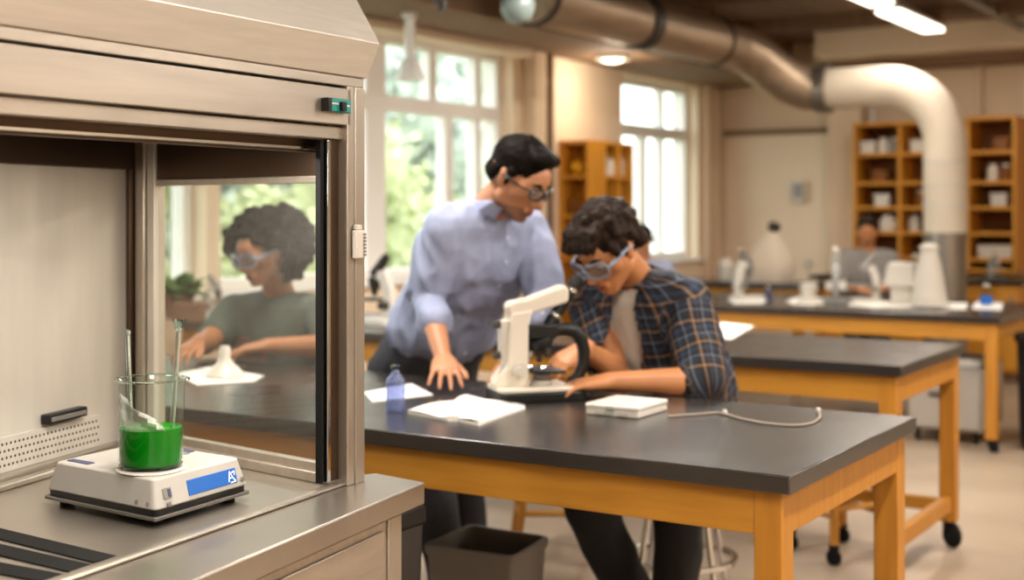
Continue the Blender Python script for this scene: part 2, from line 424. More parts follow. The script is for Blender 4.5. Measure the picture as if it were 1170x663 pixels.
# ================================================================= CEILING SERVICES AND LAMPS
def strip_lamp(x, y, label):
    t = thing('ceiling_lamp', label, 'lamp', (x, y, 2.66), 0, 'fluorescent ceiling lamps')
    MB().prism([(-.10, -.60), (.10, -.60), (.10, .60), (-.10, .60)], -.005, .05, [(-.06, -.58), (.06, -.58), (.06, .58), (-.06, .58)]).build('lamp_housing', M['grey_pl'], t)
    MB().box((0, 0, -.018), (.16, 1.16, .026)).build('diffuser', M['lamp'], t, bevel=.008)
    for s in (-.4, .4): MB().tube([(0, s, .05), (0, s, .14)], .008, 8).build('hanger_rod', M['grey'], t)
    L = bpy.data.lights.new('lamp_light', 'AREA'); L.shape = 'RECTANGLE'; L.size = .16; L.size_y = 1.15; L.energy = LAMP_W; L.color = (1, .92, .82)
    lo_ = bpy.data.objects.new('lamp_light', L); COL.objects.link(lo_); lo_.parent = t; lo_.location = (0, 0, -.036)
LAMP_W = 52
LAMP_W = 16
strip_lamp(-2.68, 9.50, 'bright fluorescent strip lamp under the ceiling before the bulkhead, above the white duct')
strip_lamp(-2.62, 8.02, 'fluorescent strip lamp cut off by the top edge, before the fully seen strip lamp')
LAMP_W = 54  # the remaining strip lamps are unseen, added to light the room
for (x, y, k) in ((-2.6, 5.4, 'third'), (-2.6, 2.9, 'fourth'), (-.4, 6.6, 'fifth'), (-.2, 3.6, 'sixth'), (-.2, .9, 'seventh'), (1.6, 2.2, 'eighth'), (1.8, 6, 'ninth'), (1.2, -1.2, 'tenth')):
    strip_lamp(x, y, 'fluorescent strip lamp added unseen overhead to light the room, %s along' % k)

t = thing('soffit_lamp', 'small round warm lamp under the brown soffit between the windows', 'lamp', (-4.60, 8.59, 2.43))
MB().lathe([(0, 0), (.12, 0), (.13, -.02), (.12, -.03), (.09, -.03), (.088, -.02), (0, -.02)], n=32).build('lamp_rim', M['grey_pl'], t)
L = bpy.data.lights.new('lamp_light', 'POINT'); L.energy = 10; L.color = (1, .86, .66); L.shadow_soft_size = .1
lo_ = bpy.data.objects.new('lamp_light', L); COL.objects.link(lo_); lo_.parent = t; lo_.location = (0, 0, -.2)
MB().lathe([(0, -.021), (.085, -.021), (.075, -.04), (.04, -.05), (0, -.053)], n=32).build('lamp_lens', M['lamp_warm'], t)

t = thing('pendant_lamp', 'white pendant lamp hanging from the soffit in front of the tall window', 'lamp', (-4.58, 6.10, 2.43))
MB().lathe([(0, 0), (.045, 0), (.045, -.02), (.03, -.03), (.03, -.27), (0, -.27)], n=20).build('lamp_stem', M['white'], t)
MB().lathe([(.032, -.26), (.05, -.28), (.085, -.37), (.085, -.385), (.07, -.385), (.04, -.29), (0, -.28)], n=28).build('lamp_shade', M['white'], t)

# exhaust duct: along the window wall, down, across, and down to the floor
t = thing('exhaust_duct', 'large round metal exhaust duct crossing the ceiling into a white bent pipe', 'duct', (-3.87, 6.5, 2.5))
run = [(-3.87, 6.25, 2.5), (-3.87, 7.0, 2.5), (-3.87, 8.0, 2.5), (-3.86, 8.95, 2.5), (-3.84, 9.12, 2.49), (-3.78, 9.26, 2.44), (-3.70, 9.38, 2.35), (-3.60, 9.49, 2.26), (-3.48, 9.57, 2.21), (-3.34, 9.60, 2.20)]
MB().tube(run, .165, 32).build('metal_run', M['duct'], t, world=True)
for y in (6.30, 7.56, 8.72):
    wdt = .12 if y == 7.56 else .03
    MB().lathe([(.166, -wdt / 2), (.182, -wdt / 2), (.182, wdt / 2), (.166, wdt / 2)], (-3.87, y, 2.5), 32, axis=(0, 1, 0), closed=True).build('clamp_band', M['band'], t, world=True)
for y in (7.56, 8.72):
    MB().bb((-3.875, y - .012, 2.66), (-3.865, y + .012, 2.80)).build('hanger_strap', M['band'], t, world=True)
MB().lathe([(.166, -.05), (.178, -.05), (.178, .05), (.166, .05)], (-3.36, 9.6, 2.2), 32, axis=(1, 0, 0), closed=True).build('joint_band', M['duct_grey'], t, world=True)
wp = [(-3.34, 9.6, 2.2)] + [(-3.34 + .44 * i / 4, 9.6, 2.2) for i in range(1, 5)]
for i in range(1, 13):
    a = PI / 2 * i / 12; wp.append((-2.90 + .43 * math.sin(a), 9.6, 1.77 + .43 * math.cos(a)))
wp += [(-2.47, 9.6, z) for z in (1.7, 1.6, 1.5, 1.4, 1.3, 1.13)]
MB().tube(wp, .15, 36).build('white_bend', M['duct_white'], t, world=True)
for z in (1.64, 1.47, 1.33):
    MB().lathe([(.149, -.008), (.155, -.008), (.155, .008), (.149, .008)], (-2.47, 9.6, z), 36, closed=True).build('seam_ring', M['grey_pl'], t, world=True)
MB().lathe([(.140, 0), (.155, 0), (.155, .03), (.147, .03), (.147, .36), (.156, .36), (.156, .40), (.147, .40), (.147, 1.10), (.156, 1.10), (.156, 1.14), (.140, 1.14)], (-2.47, 9.6, 0), 36).build('steel_sleeve', M['duct_grey'], t, world=True)

t = thing('dome_lamp', 'round frosted blue-grey glass dome on a dark arm beside the duct end', 'lamp', (-3.47, 5.50, 2.30))
MB().ball((0, 0, .0), (.085, .085, .09), 24).build('glass_dome', M['dome'], t)
MB().lathe([(.06, .06), (.09, .05), (.10, .12), (.06, .17), (0, .2)], n=28).build('dome_cap', M['band'], t)
MB().tube([(0, 0, .14), (-.08, -.15, .07), (-.20, -.42, .0)], .03, 10).build('dark_arm', M['band'], t)
MB().tube([(-.18, -.38, -.06), (-.18, -.38, .5)], .02, 10).build('arm_bracket', M['band'], t)

tag(MB().tube([(-4.93, 8.25, .3), (-4.93, 8.25, 2.43)], .03, 12).build('wall_conduit', M['brown']), 'thin brown conduit running up the cream wall beside the tall window', 'pipe')
tag(MB().tube([(-2.66, YB - .03, 1.9), (-2.66, YB - .03, 2.57)], .03, 12).build('wall_conduit', M['wall']), 'beige conduit rising from the back shelves behind the white duct', 'pipe')
tag(MB().tube([(-3.56, YB - .03, 1.6), (-3.56, YB - .03, 2.57)], .02, 12).build('wall_conduit', M['white']), 'pale conduit on the back wall beside the pier', 'pipe')
tag(MB().tube([(-2.2, 2.5, 2.72), (-2.2, 10.8, 2.72)], .035, 12).build('ceiling_pipe', M['grey']), 'grey pipe under the brown ceiling, running parallel to the lamps', 'pipe')
t = thing('wall_control_box', 'small grey control box mounted on the pale back wall panel', 'box', (-4.22, YB - .05, 1.36))
MB().box((0, 0, .1), (.14, .05, .20)).build('box_body', M['grey_pl'], t, bevel=.008)
MB().box((0, -.028, .11), (.09, .006, .12)).build('box_cover', M['grey'], t, bevel=.002)

# ================================================================= BENCHES
def bench(name, label, x0, x1, y0, y1, zt, casters=0, stretcher=False, leg=.062):
    t = thing(name, label, 'table', ((x0 + x1) / 2, (y0 + y1) / 2, 0), 0, 'black-topped wooden lab benches')
    hx, hy = (x1 - x0) / 2, (y1 - y0) / 2; zb = zt - .037
    MB().box((0, 0, zt - .0185), (2 * hx, 2 * hy, .037)).build('worktop', [M['epoxy']], t, bevel=.003)
    o = .022; zl = 2.05 * casters
    for sx, sy in ((-1, -1), (1, -1), (1, 1), (-1, 1)):
        c = (sx * (hx - o - leg / 2), sy * (hy - o - leg / 2))
        l = MB().box((c[0], c[1], (zb + zl) / 2), (leg, leg, zb - zl)).build('leg', M['oak_v'], t, bevel=.004)
        if casters:
            cr_ = casters; k = MB(); k.lathe([(.0, -.016), (cr_ * .85, -.016), (cr_, -.009), (cr_, .009), (cr_ * .85, .016), (0, .016)], (c[0] + .3 * cr_, c[1] - .25 * cr_, cr_), 24, axis=(1, 1.2, 0))
            k.bb((c[0] - .02, c[1] - .02, cr_ * 1.15), (c[0] + .02, c[1] + .02, zl + .001))
            k.build('caster', M['rubber'], t, bevel=.002)
    h = .092
    for sy in (-1, 1):
        MB().box((0, sy * (hy - o - .014), zb - h / 2), (2 * (hx - o - leg) + .002, .022, h)).build('apron', M['oak'], t, bevel=.002)
    for sx in (-1, 1):
        MB().box((sx * (hx - o - .014), 0, zb - h / 2), (.022, 2 * (hy - o - leg) + .002, h)).build('apron', M['oak_v'], t, bevel=.002)
    if stretcher:
        for sx in (-1, 1):
            MB().box((sx * (hx - o - leg / 2), 0, .17), (.035, 2 * (hy - o - leg) + .002, .06)).build('stretcher', M['oak_v'], t, bevel=.003)
        MB().box((0, hy - .11, .17), (2 * (hx - o - leg) + .03, .035, .05)).build('stretcher', M['oak'], t, bevel=.003)
    return t
bench('lab_bench', 'nearest black-topped oak bench, the microscope standing on it', -3.72, -.935, 2.475, 3.36, .78)
bench('lab_bench', 'middle black-topped oak bench on black casters, behind the student', -4.70, -1.28, 4.42, 5.29, .78, .048, True)
bench('lab_bench', 'far black-topped oak bench crowded with glassware and instruments', -3.72, -1.60, 7.33, 8.60, .73, .034)
bench('lab_bench', 'small black-topped bench behind the far bench, under the white draped machine', -4.68, -3.25, 8.86, 9.40, .78)

t = thing('base_cabinet', 'amber wooden base cabinet with black top below the back wall shelves', 'cabinet', (-2.9, 10.62, 0))
MB().bb((-3.68, 10.36, .08), (-2.12, 10.92, .742)).build('carcass', M['shelf'], t, world=True, bevel=.004)
MB().bb((-3.72, 10.30, .743), (-2.08, 10.94, .78)).build('worktop', M['epoxy'], t, world=True, bevel=.004)
MB().bb((-3.64, 10.42, 0), (-2.16, 10.9, .08)).build('plinth', M['brown'], t, world=True)
for i in range(4):
    d = MB().bb((-3.66 + i * .385, 10.338, .11), (-3.66 + i * .385 + .37, 10.358, .72)).build('door', M['shelf'], t, world=True, bevel=.004)
    h_ = MB().bb((-3.34 + i * .385, 10.315, .55), (-3.32 + i * .385, 10.34, .65)).build('door_handle', M['grey'], t, world=True, bevel=.003)
    h_.parent = d; 

# ---- shelving
def bookcase(name, label, x0, x1, y0, y1, z0, z1, shelves, divs):
    t = thing(name, label, 'shelf', ((x0 + x1) / 2, (y0 + y1) / 2, z0)); th = .028
    for x in [x0 + th / 2] + divs + [x1 - th / 2]:
        MB().bb((x - th / 2, y0, z0), (x + th / 2, y1, z1)).build('upright', M['shelf'], t, world=True, bevel=.003)
    for z in [z0 + th / 2] + shelves + [z1 - th / 2]:
        MB().bb((x0 + th, y0 + .006, z - th / 2), (x1 - th, y1, z + th / 2)).build('shelf_board', M['shelf'], t, world=True, bevel=.003)
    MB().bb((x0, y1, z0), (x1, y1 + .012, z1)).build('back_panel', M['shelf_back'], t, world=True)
    return t
SH = [.90, 1.11, 1.315, 1.52, 1.76]
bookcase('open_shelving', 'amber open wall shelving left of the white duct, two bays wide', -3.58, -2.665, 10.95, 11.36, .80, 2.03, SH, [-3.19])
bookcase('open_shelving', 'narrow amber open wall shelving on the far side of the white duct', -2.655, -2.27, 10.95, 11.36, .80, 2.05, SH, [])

# cube shelving against the window wall: two bays open to the room, the end bay open to the near side
t = thing('cube_shelving', 'amber cube shelving between the windows behind the two men', 'shelf', (-4.87, 8.84, 0))
ZS = [.06, .35, .65, .94, 1.25, 1.545, 1.80]; XF = -4.742; xb = XW + .004
for y in (8.74, 8.98, 9.19):
    MB().bb((xb, y - .013, 0), (XF, y + .013, 1.815)).build('upright', M['shelf'], t, world=True, bevel=.003)
for x in (xb + .012, XF - .012):
    MB().bb((x - .012, 8.48, 0), (x + .012, 8.727, 1.815)).build('upright', M['shelf'], t, world=True, bevel=.003)
for z in ZS:
    MB().bb((xb + .024, 8.484, z - .014), (XF - .024, 8.727, z + .014)).build('shelf_board', M['shelf'], t, world=True, bevel=.003)
    for a, b in ((8.753, 8.967), (8.993, 9.177)):
        MB().bb((xb + .01, a, z - .014), (XF - .004, b, z + .014)).build('shelf_board', M['shelf'], t, world=True, bevel=.003)
MB().bb((xb, 8.753, .0), (xb + .010, 9.177, 1.80)).build('back_panel', M['shelf'], t, world=True)

def small_box(loc, d, m, label, rz=0.1, name='carton', lid=True, group=None):
    t = thing(name, label, 'box', loc, rz, group)
    MB().box((0, 0, d[2] / 2), d).build('box_body', m, t, bevel=.006)
    if lid: MB().box((0, 0, d[2] - .012), (d[0] + .008, d[1] + .008, .03)).build('lid', m, t, bevel=.004)
    return t
def jar(loc, r, h, m, label, mc=None, name='jar', group=None, cat='jar'):
    t = thing(name, label, cat, loc, 0, group)
    MB().lathe([(0, 0), (r * .95, 0), (r, .01), (r, h * .72), (r * .6, h * .86), (r * .55, h * .9)], n=20).build('jar_body', m, t)
    MB().lathe([(0, h * .86), (r * .66, h * .86), (r * .66, h), (0, h)], n=20).build('cap', mc or M['white_pl'], t)
    return t
tag(MB().ball((-4.885, 8.58, 1.559 + .058), .056, 20).build('ball', M['yellow']), 'round yellow ball in the end cube of the amber shelving beside the standing man', 'ball')
gp_ = 'containers in the cube shelving'
small_box((-4.86, 8.815, 1.56), (.14, .09, .15), M['cream_pl'], 'cream box in the top cube of the middle bay of the amber cube shelving', group=gp_)
jar((-4.80, 8.918, 1.56), .038, .13, M['white_pl'], 'white jar beside the cream box in the top cube', group=gp_)
jar((-4.83, 9.08, 1.56), .065, .17, M['cream_pl'], 'cream jar alone in the top cube next to the window', group=gp_)
small_box((-4.86, 8.86, 1.265), (.14, .14, .12), M['grey_pl'], 'grey box in the second cube row above the boy', group=gp_)
jar((-4.83, 9.08, 1.265), .062, .16, M['white_pl'], 'white jar in the second cube row next to the window', group=gp_)
small_box((-4.87, 8.60, 1.265), (.14, .12, .11), M['shelf_back'], 'brown box in the end cube below the yellow ball', group=gp_)
gb = 'containers on the back wall shelves'
bl = [(-3.477, 1.775, 'b', 'white_pl', 'white box on the top back shelf, nearest the pier'), (-3.358, 1.775, 'j', 'white_pl', 'white jar beside the white box on the top back shelf'), (-3.265, 1.775, 'j', 'grey', 'grey jar at the divider on the top back shelf'),
      (-3.06, 1.775, 'b', 'cream_pl', 'cream box on the top back shelf beside the duct'),
      (-3.38, 1.535, 'b', 'shelf_back', 'brown box on the second back shelf'), (-3.36, 1.33, 'b', 'white_pl', 'pale box on the third back shelf'), (-3.05, 1.33, 'j', 'shelf_back', 'brown jar on the third back shelf beside the duct'),
      (-3.31, 1.125, 'j', 'white_pl', 'round white jar on the fourth back shelf'), (-3.10, 1.125, 'j', 'grey_pl', 'pale grey jar on the fourth back shelf past the divider'), (-2.98, 1.125, 'j', 'cream_pl', 'cream jar on the fourth back shelf beside the duct'),
      (-2.92, .915, 'b', 'grey_pl', 'grey box on the lowest back shelf beside the duct'),
      (-2.40, 1.775, 'b', 'shelf_back', 'brown box on the top shelf past the duct'), (-2.47, 1.535, 'j', 'cream_pl', 'cream jar on the second shelf past the duct'), (-2.37, 1.535, 'j', 'shelf_back', 'brown jar on the second shelf past the duct'),
      (-2.42, 1.33, 'b', 'grey_pl', 'grey box on the third shelf past the duct'), (-2.45, .915, 'b', 'cream_pl', 'long cream box on the lowest shelf past the duct')]
for x, z, k, m, lab in bl:
    if k == 'b': small_box((x, 11.08, z), (.118 if 'long' not in lab else .26, .16, .10), M[m], lab, .08, group=gb)
    else: jar((x, 11.07, z), .045 if 'round' not in lab else .075, .13, M[m], lab, group=gb)

# ---- under the far bench
t = thing('file_cabinet', 'low grey wheeled file cabinet under the far bench', 'cabinet', (-1.93, 7.78, 0))
MB().bb((-2.14, 7.52, .075), (-1.74, 8.04, .43)).build('carcass', M['cabgrey'], t, world=True, bevel=.006)
d = MB().bb((-2.13, 7.505, .09), (-1.75, 7.522, .40)).build('drawer', M['cabgrey'], t, world=True, bevel=.004)
hh = MB().bb((-2.02, 7.49, .265), (-1.86, 7.507, .285)).build('drawer_handle', M['band'], t, world=True, bevel=.003); hh.parent = d
for sx in (-2.10, -1.78):
    for sy in (7.57, 7.99):
        MB().lathe([(0, -.012), (.03, -.012), (.034, -.006), (.034, .006), (.03, .012), (0, .012)], (sx, sy, .034), 16, axis=(1, .2, 0)).bb((sx - .012, sy - .014, .04), (sx + .012, sy + .014, .08)).build('caster', M['rubber'], t, world=True)
tp = MB(); tp.box((-1.93, 7.75, .445), (.30, .34, .03), .1).box((-1.94, 7.76, .464), (.27, .32, .008), -.05)
tag(tp.build('paper_stack', M['paper'], bevel=.002), 'stack of white papers on top of the grey file cabinet', 'paper')
t = thing('waste_bin', 'tall black waste bin at the end of the far bench', 'bin', (-1.365, 7.66, 0))
MB().lathe([(0, 0), (.18, 0), (.20, .03), (.215, .60), (.20, .60), (.185, .05), (0, .04)], n=32).build('bin_body', M['blackbin'], t)
MB().lathe([(.205, .585), (.228, .585), (.232, .61), (.225, .625), (.205, .625)], n=32, closed=True).build('bin_rim', M['blackbin'], t)
# ================================================================= FUME HOOD
DK = .78                                     # level of the hood deck and of the bench tops
def zp2(px, py): v = Zp(px, py, DK); return Vector((v.x, v.y))
HD = AWAY * math.cos(math.radians(29)) + RIGHT * math.sin(math.radians(29))       # along the hood front
HN = Vector((HD.y, -HD.x, 0))                                                      # out of the front, towards the room
P0 = zp2(397, 556).to_3d(); P0.z = 0                                               # foot of the post, inner edge
def F(a, n, z): return P0 + HD * a + HN * n + Vector((0, 0, z))                    # along / out / up
hood = thing('fume_hood', 'stainless steel fume hood with side glass in the left foreground', 'fume hood', (-1.95, 1.55, 0))
EXT = -1.25
def fbar(a0, a1, n0, n1, z0, z1, mb=None):
    mb = mb or MB()
    return mb.prism([F(a0, n0, 0)[:2], F(a0, n1, 0)[:2], F(a1, n1, 0)[:2], F(a1, n0, 0)[:2]], z0, z1)
# canopy: fascia leaning out to a crease, then the roof slope leaning back
AR = .062
prof = [(-.50, 1.552), (.0, 1.552), (.032, 1.617), (-.30, 2.16), (-.62, 2.16)]
MB().sweep([(a, b) for a, b in prof], F(EXT, 0, 0), F(AR, 0, 0), HN).build('canopy', M['steel_c'], hood, world=True, bevel=.002)
fbar(EXT, AR - .004, -.45, -.004, 1.533, 1.552).build('canopy_lip', M['steel'], hood, world=True, bevel=.0015)
fbar(EXT, .012, -.03, .0, 1.459, 1.528).build('header_panel', M['steel'], hood, world=True, bevel=.002)
fbar(EXT, .004, -.05, -.012, 1.432, 1.456).build('header_rail', M['steel'], hood, world=True, bevel=.002)
fbar(EXT, -.02, -.075, -.055, 1.408, 1.440).build('sash_rail', M['steel_dark'], hood, world=True, bevel=.002)
fbar(EXT, -.02, -.052, -.046, 1.412, 1.418).build('sash_pull', M['chrome'], hood, world=True, bevel=.001)
# posts at the right end of the front
fbar(.0, .0225, -.045, .0, DK + .0, 1.533).build('front_post', M['steel_v'], hood, world=True, bevel=.0015)
fbar(.0255, .056, -.045, .0, DK + .0, 1.533).build('front_post', M['steel_v'], hood, world=True, bevel=.0015)
fbar(.0222, .0258, -.045, -.008, DK, 1.533).build('post_seam', M['black'], hood, world=True)
fbar(-.027, -.001, -.034, -.020, DK + .012, 1.44).build('sash_track', M['steel_dark'], hood, world=True, bevel=.001)
fbar(-.040, -.030, -.030, -.016, DK + .012, 1.43).build('sash_guide', M['chrome'], hood, world=True, bevel=.001)
fbar(-.054, -.043, -.034, -.022, DK + .012, 1.43).build('track_seal', M['rubber'], hood, world=True, bevel=.001)
# latch on the posts
lt = fbar(.012, .040, .0, .014, 1.208, 1.262).build('latch', M['grey_pl'], hood, world=True, bevel=.003)
b = MB()
for k in range(7): fbar(.031, .039, .0135, .016, 1.213 + k * .0065, 1.2165 + k * .0065, b)
o = b.build('latch_grip', M['grey'], hood, world=True); o.parent = lt
o = fbar(.016, .034, .0, .010, 1.262, 1.272).build('latch_tab', M['grey_pl'], hood, world=True, bevel=.002); o.parent = lt
# teal switch plate on the header
tl = fbar(-.078, -.004, .0, .012, 1.481, 1.506).build('switch', M['teal'], hood, world=True, bevel=.002)
def hpart(m, name, parent, mb):
    o = mb.build(name, m, hood, world=True, bevel=.0012); o.parent = parent; return o
hpart(M['black'], 'switch_knob', tl, fbar(-.082, -.071, .0, .018, 1.481, 1.505))
hpart(M['grey_pl'], 'switch_mark', tl, fbar(-.066, -.044, .0115, .0135, 1.494, 1.4975))
hpart(M['black'], 'switch_lever', tl, fbar(-.042, -.028, .0115, .020, 1.483, 1.500))
hpart(M['grey_pl'], 'switch_mark', tl, fbar(-.026, -.010, .0115, .0135, 1.492, 1.4955))
# worktop slab with a raised sill along the opening
W1 = zp2(485.6, 551); W2 = zp2(220, 663); S1 = zp2(399.5, 554); S2 = zp2(89, 663); B1 = zp2(430, 540.5)
dw = (W2 - W1).normalized(); ds = (S2 - S1).normalized()
Wf = W1 + dw * 1.35; Sf = S1 + ds * 1.45
G1 = zp2(209, 519); G2 = zp2(370, 551); K0 = zp2(139, 512); K1 = zp2(0, 553)
dk = (K1 - K0).normalized(); dg = (G1 - G2).normalized()
# corner where the back wall meets the side glass
def meet(p, d, q, e):
    den = d.x * e.y - d.y * e.x; k = ((q.x - p.x) * e.y - (q.y - p.y) * e.x) / den
    return p + d * k
KC = meet(K0, dk, G2, dg)
KF = KC + dk * 1.55
def v3(p, z): return Vector((p.x, p.y, z))
BO = KC + Vector((-.06, .10))
MB().prism([W1, B1, G2 + Vector((.0, .06)), KC + Vector((-.05, .05)), KF + Vector((-.10, 0)), Vector((Wf.x, KF.y - .05)), Wf], DK - .043, DK).build('worktop', M['steel_deck'], hood, world=True, bevel=.004)
ns = Vector((ds.y, -ds.x)); ns = ns if ns.x > 0 else -ns
def strip(p, q, w0, w1, nrm, z0, z1, name, m, bevel=.0015):
    poly = [p + nrm * w0, p + nrm * w1, q + nrm * w1, q + nrm * w0]
    return MB().prism(poly, z0, z1).build(name, m, hood, world=True, bevel=bevel)
strip(S1, Sf, -.014, .0, ns, DK, DK + .007, 'front_sill', M['steel'], .003)
strip(S1, Sf, -.032, -.016, ns, DK, DK + .004, 'front_sill', M['steel_deck'], .002)
# air slots in the deck at the near end: dark gaps between steel bars
sl = [((0, 605), (134, 637)), ((0, 623), (110, 648)), ((0, 644), (85, 660)), ((-60, 655), (55, 677))]
for k, (a, c) in enumerate(sl):
    p, q = zp2(*a), zp2(*c); d = (q - p).normalized(); p = p - d * .22; n2 = Vector((-d.y, d.x)); n2 = n2 if n2.y > 0 else -n2
    MB().prism([p - n2 * .042, q - n2 * .042, q, p], DK + .0005, DK + .0022).build('air_slot', M['rubber'], hood, world=True)
# back wall, upper baffle, deck ledge, perforated strip, dark handle
nk = Vector((dk.y, -dk.x)); nk = nk if nk.x > 0 else -nk
ZT = 1.47
strip(KC, KF, -.03, .0, nk, DK, ZT, 'back_wall', M['steel_wall'], .001)
strip(KC + dk * .004, KF, .0, .02, nk, 1.388, ZT, 'upper_baffle', M['steel_dark'], .002)  # dark steel puts the shade at the top of the wall into the colour
strip(KC + dk * .05, KF, .03, .055, nk, DK, DK + .012, 'deck_ledge', M['steel'], .003)
strip(KC + dk * .05, KF, .0, .03, nk, DK, DK + .020, 'deck_ledge', M['steel_deck'], .003)
PA, PB = KC + dk * .13, KC + dk * .92
strip(PA, PB, .002, .006, nk, DK + .020, DK + .088, 'perforated_strip', M['steel_wall'], .001)
pf = MB(); ln = (PB - PA).length
nrow, ncol = 4, 62
for r in range(nrow):
    for c in range(ncol):
        u = .012 + (ln - .02) * (c + .5 * (r % 2)) / ncol
        p = PA + dk * u
        pf.lathe([(0, 0), (.0028, 0), (.0028, .0006), (0, .0006)], v3(p + nk * .0058, DK + .034 + r * .0135), 6, axis=(nk.x, nk.y, 0))
pf.build('perforation', M['steel_dark'], hood, world=True)['kind'] = 'stuff'
hA, hB = KC + dk * .20, KC + dk * .325
hd = strip(hA, hB, .0, .022, nk, DK + .094, DK + .114, 'slot_handle', M['black'], .003)
o = strip(hA + dk * .01, hB - dk * .004, .022, .026, nk, DK + .099, DK + .108, 'slot_handle_lip', M['grey'], .001); o.parent = hd
# corner post between back wall and side glass
ng = Vector((-dg.y, dg.x)); ng = ng if ng.y < 0 else -ng
cp = MB()
strip(KC, KC - dg * .026, -.02, .028, ng, DK, ZT, 'corner_post', M['steel_dark'], .002)
strip(KC - dg * .030, KC - dg * .062, -.02, .018, ng, DK, ZT, 'corner_post', M['steel_v'], .003)
strip(KC - dg * .064, KC - dg * .090, -.02, .010, ng, DK, ZT, 'corner_post', M['steel_wall'], .002)
# side window: rails, glass, solid upper panel
GA, GB = KC - dg * .09, G2 - dg * .012
strip(GA, GB, .004, .018, ng, DK, DK + .020, 'side_rail', M['steel'], .002)
strip(GA, GB, -.014, .006, ng, DK, DK + .036, 'side_rail', M['steel_v'], .002)
strip(GA, GB, -.006, -.002, ng, DK + .036, 1.362, 'side_glass', M['pane'], 0)
strip(GA, GB, -.012, .006, ng, 1.352, 1.366, 'side_rail', M['steel_v'], .002)
strip(GA, GB, -.010, .004, ng, 1.366, ZT, 'side_panel', M['steel_dark'], .002)
# roof of the chamber, near end wall, outer skins
rp = [S1, G2 - dg * .02, KC, KF, Sf]
MB().prism([KC + Vector((-.06, .06)), KF + Vector((-.08, 0)), F(EXT, -.04, 0).to_2d(), F(.05, -.04, 0).to_2d()], ZT, ZT + .06).build('chamber_roof', M['steel_dark'], hood, world=True)
E1, E2 = KF - dk * .0, Sf
MB().prism([KF, KF + Vector((0, -.02)), F(EXT, -.02, 0).to_2d() + Vector((0, -.02)), F(EXT, -.02, 0).to_2d()], DK, 1.53).build('end_panel', M['steel_wall'], hood, world=True)
# chamber lamp: a slim tube behind the header, near the post
lh = MB().sweep([(.018, .0), (.018, .03), (-.018, .03), (-.018, .0)], F(-.46, -.13, ZT - .031), F(-.08, -.13, ZT - .031), HN).build('lamp_housing', M['grey_pl'], hood, world=True)
o = MB().tube([F(-.45, -.13, ZT - .036), F(-.09, -.13, ZT - .036)], .008, 10).build('lamp_tube', M['lamp_warm'], hood, world=True); o.parent = lh
L = bpy.data.lights.new('hood_light', 'AREA'); L.shape = 'RECTANGLE'; L.size = .34; L.size_y = .03; L.energy = 6; L.color = (1, .92, .82)
lo_ = bpy.data.objects.new('hood_light', L); COL.objects.link(lo_); lo_.parent = lh
lo_.location = F(-.27, -.13, ZT - .046) - hood.location; lo_.rotation_euler = (0, 0, math.atan2(HD.y, HD.x))
# base cabinet under the worktop
bf = .030
def Wd(u, inn, z): p = W1 + dw * u - Vector((-dw.y, dw.x)) * 0; return p
nw = Vector((dw.y, -dw.x)); nw = nw if nw.x > 0 else -nw
R0 = W1 - nw * bf + dw * .045
MB().prism([R0, R0 + (B1 - W1).normalized() * .50, KF + Vector((.0, .02)), Wf - nw * bf], 0.0, DK - .043).build('base_carcass', M['steel_v'], hood, world=True, bevel=.002)
def fp(u0, u1, z0, z1, th, name, m, mb=None):
    p, q = W1 - nw * bf + dw * u0, W1 - nw * bf + dw * u1
    return MB().prism([p, q, q + nw * th, p + nw * th], z0, z1).build(name, m, hood, world=True, bevel=.0015)
fp(.046, .098, .05, DK - .045, .004, 'base_stile', M['steel_v'])
dr = fp(.118, .80, .42, DK - .070, .006, 'drawer', M['steel'])
fp(.118, .80, .06, .41, .006, 'door', M['steel'])
o = fp(.30, .55, .60, .615, .026, 'drawer_handle', M['chrome']); o.parent = dr

# ================================================================= IN THE HOOD
bc = [zp2(68, 574), zp2(177, 606), zp2(272, 571)]
ex = (bc[2] - bc[1]); ey = (bc[0] - bc[1])
ang = math.atan2(ex.y, ex.x) - math.radians(6); LX, LY = ex.length, ey.length * .97
SKEW = math.tan(math.radians(9))             # rectangular case, sheared in plan to fit the image pixels of its corners
_e = Vector((math.cos(ang), math.sin(ang))); _n = Vector((-_e.y, _e.x))
ctr = zp2(177, 605) + _e * LX / 2 + (_n + _e * SKEW) * LY / 2
bal = thing('digital_balance', 'white laboratory balance with a blue display on the hood deck', 'balance', (ctr.x, ctr.y, DK + .0006), ang)
# local x runs along the display front, the front faces local -y
def rr(hx, hy, r, n=4):
    out = []
    for cx, cy, a0 in ((hx - r, -hy + r, -90), (hx - r, hy - r, 0), (-hx + r, hy - r, 90), (-hx + r, -hy + r, 180)):
        for i in range(n + 1):
            a = math.radians(a0 + 90 * i / n); out.append((cx + r * math.cos(a), cy + r * math.sin(a)))
    return out
hx, hy = LX / 2, LY / 2
MB().prism(rr(hx + .001, hy + .001, .006), .011, .017).build('base_plate', M['plate'], bal, bevel=.001)
MB().prism(rr(hx - .004, hy - .004, .012), .0171, .0275).build('shadow_gap', M['black'], bal)
for sx in (-1, 1):
    for sy in (-1, 1):
        MB().lathe([(0, 0), (.014, 0), (.014, .008), (.009, .011), (0, .011)], (sx * (hx - .03), sy * (hy - .03), 0), 16).build('foot', M['rubber'], bal)
ZB = .076
body = MB().prism(rr(hx - .001, hy - .001, .012), .0276, ZB, rr(hx - .012, hy - .016, .012)).build('housing', M['bal'], bal, bevel=.003)
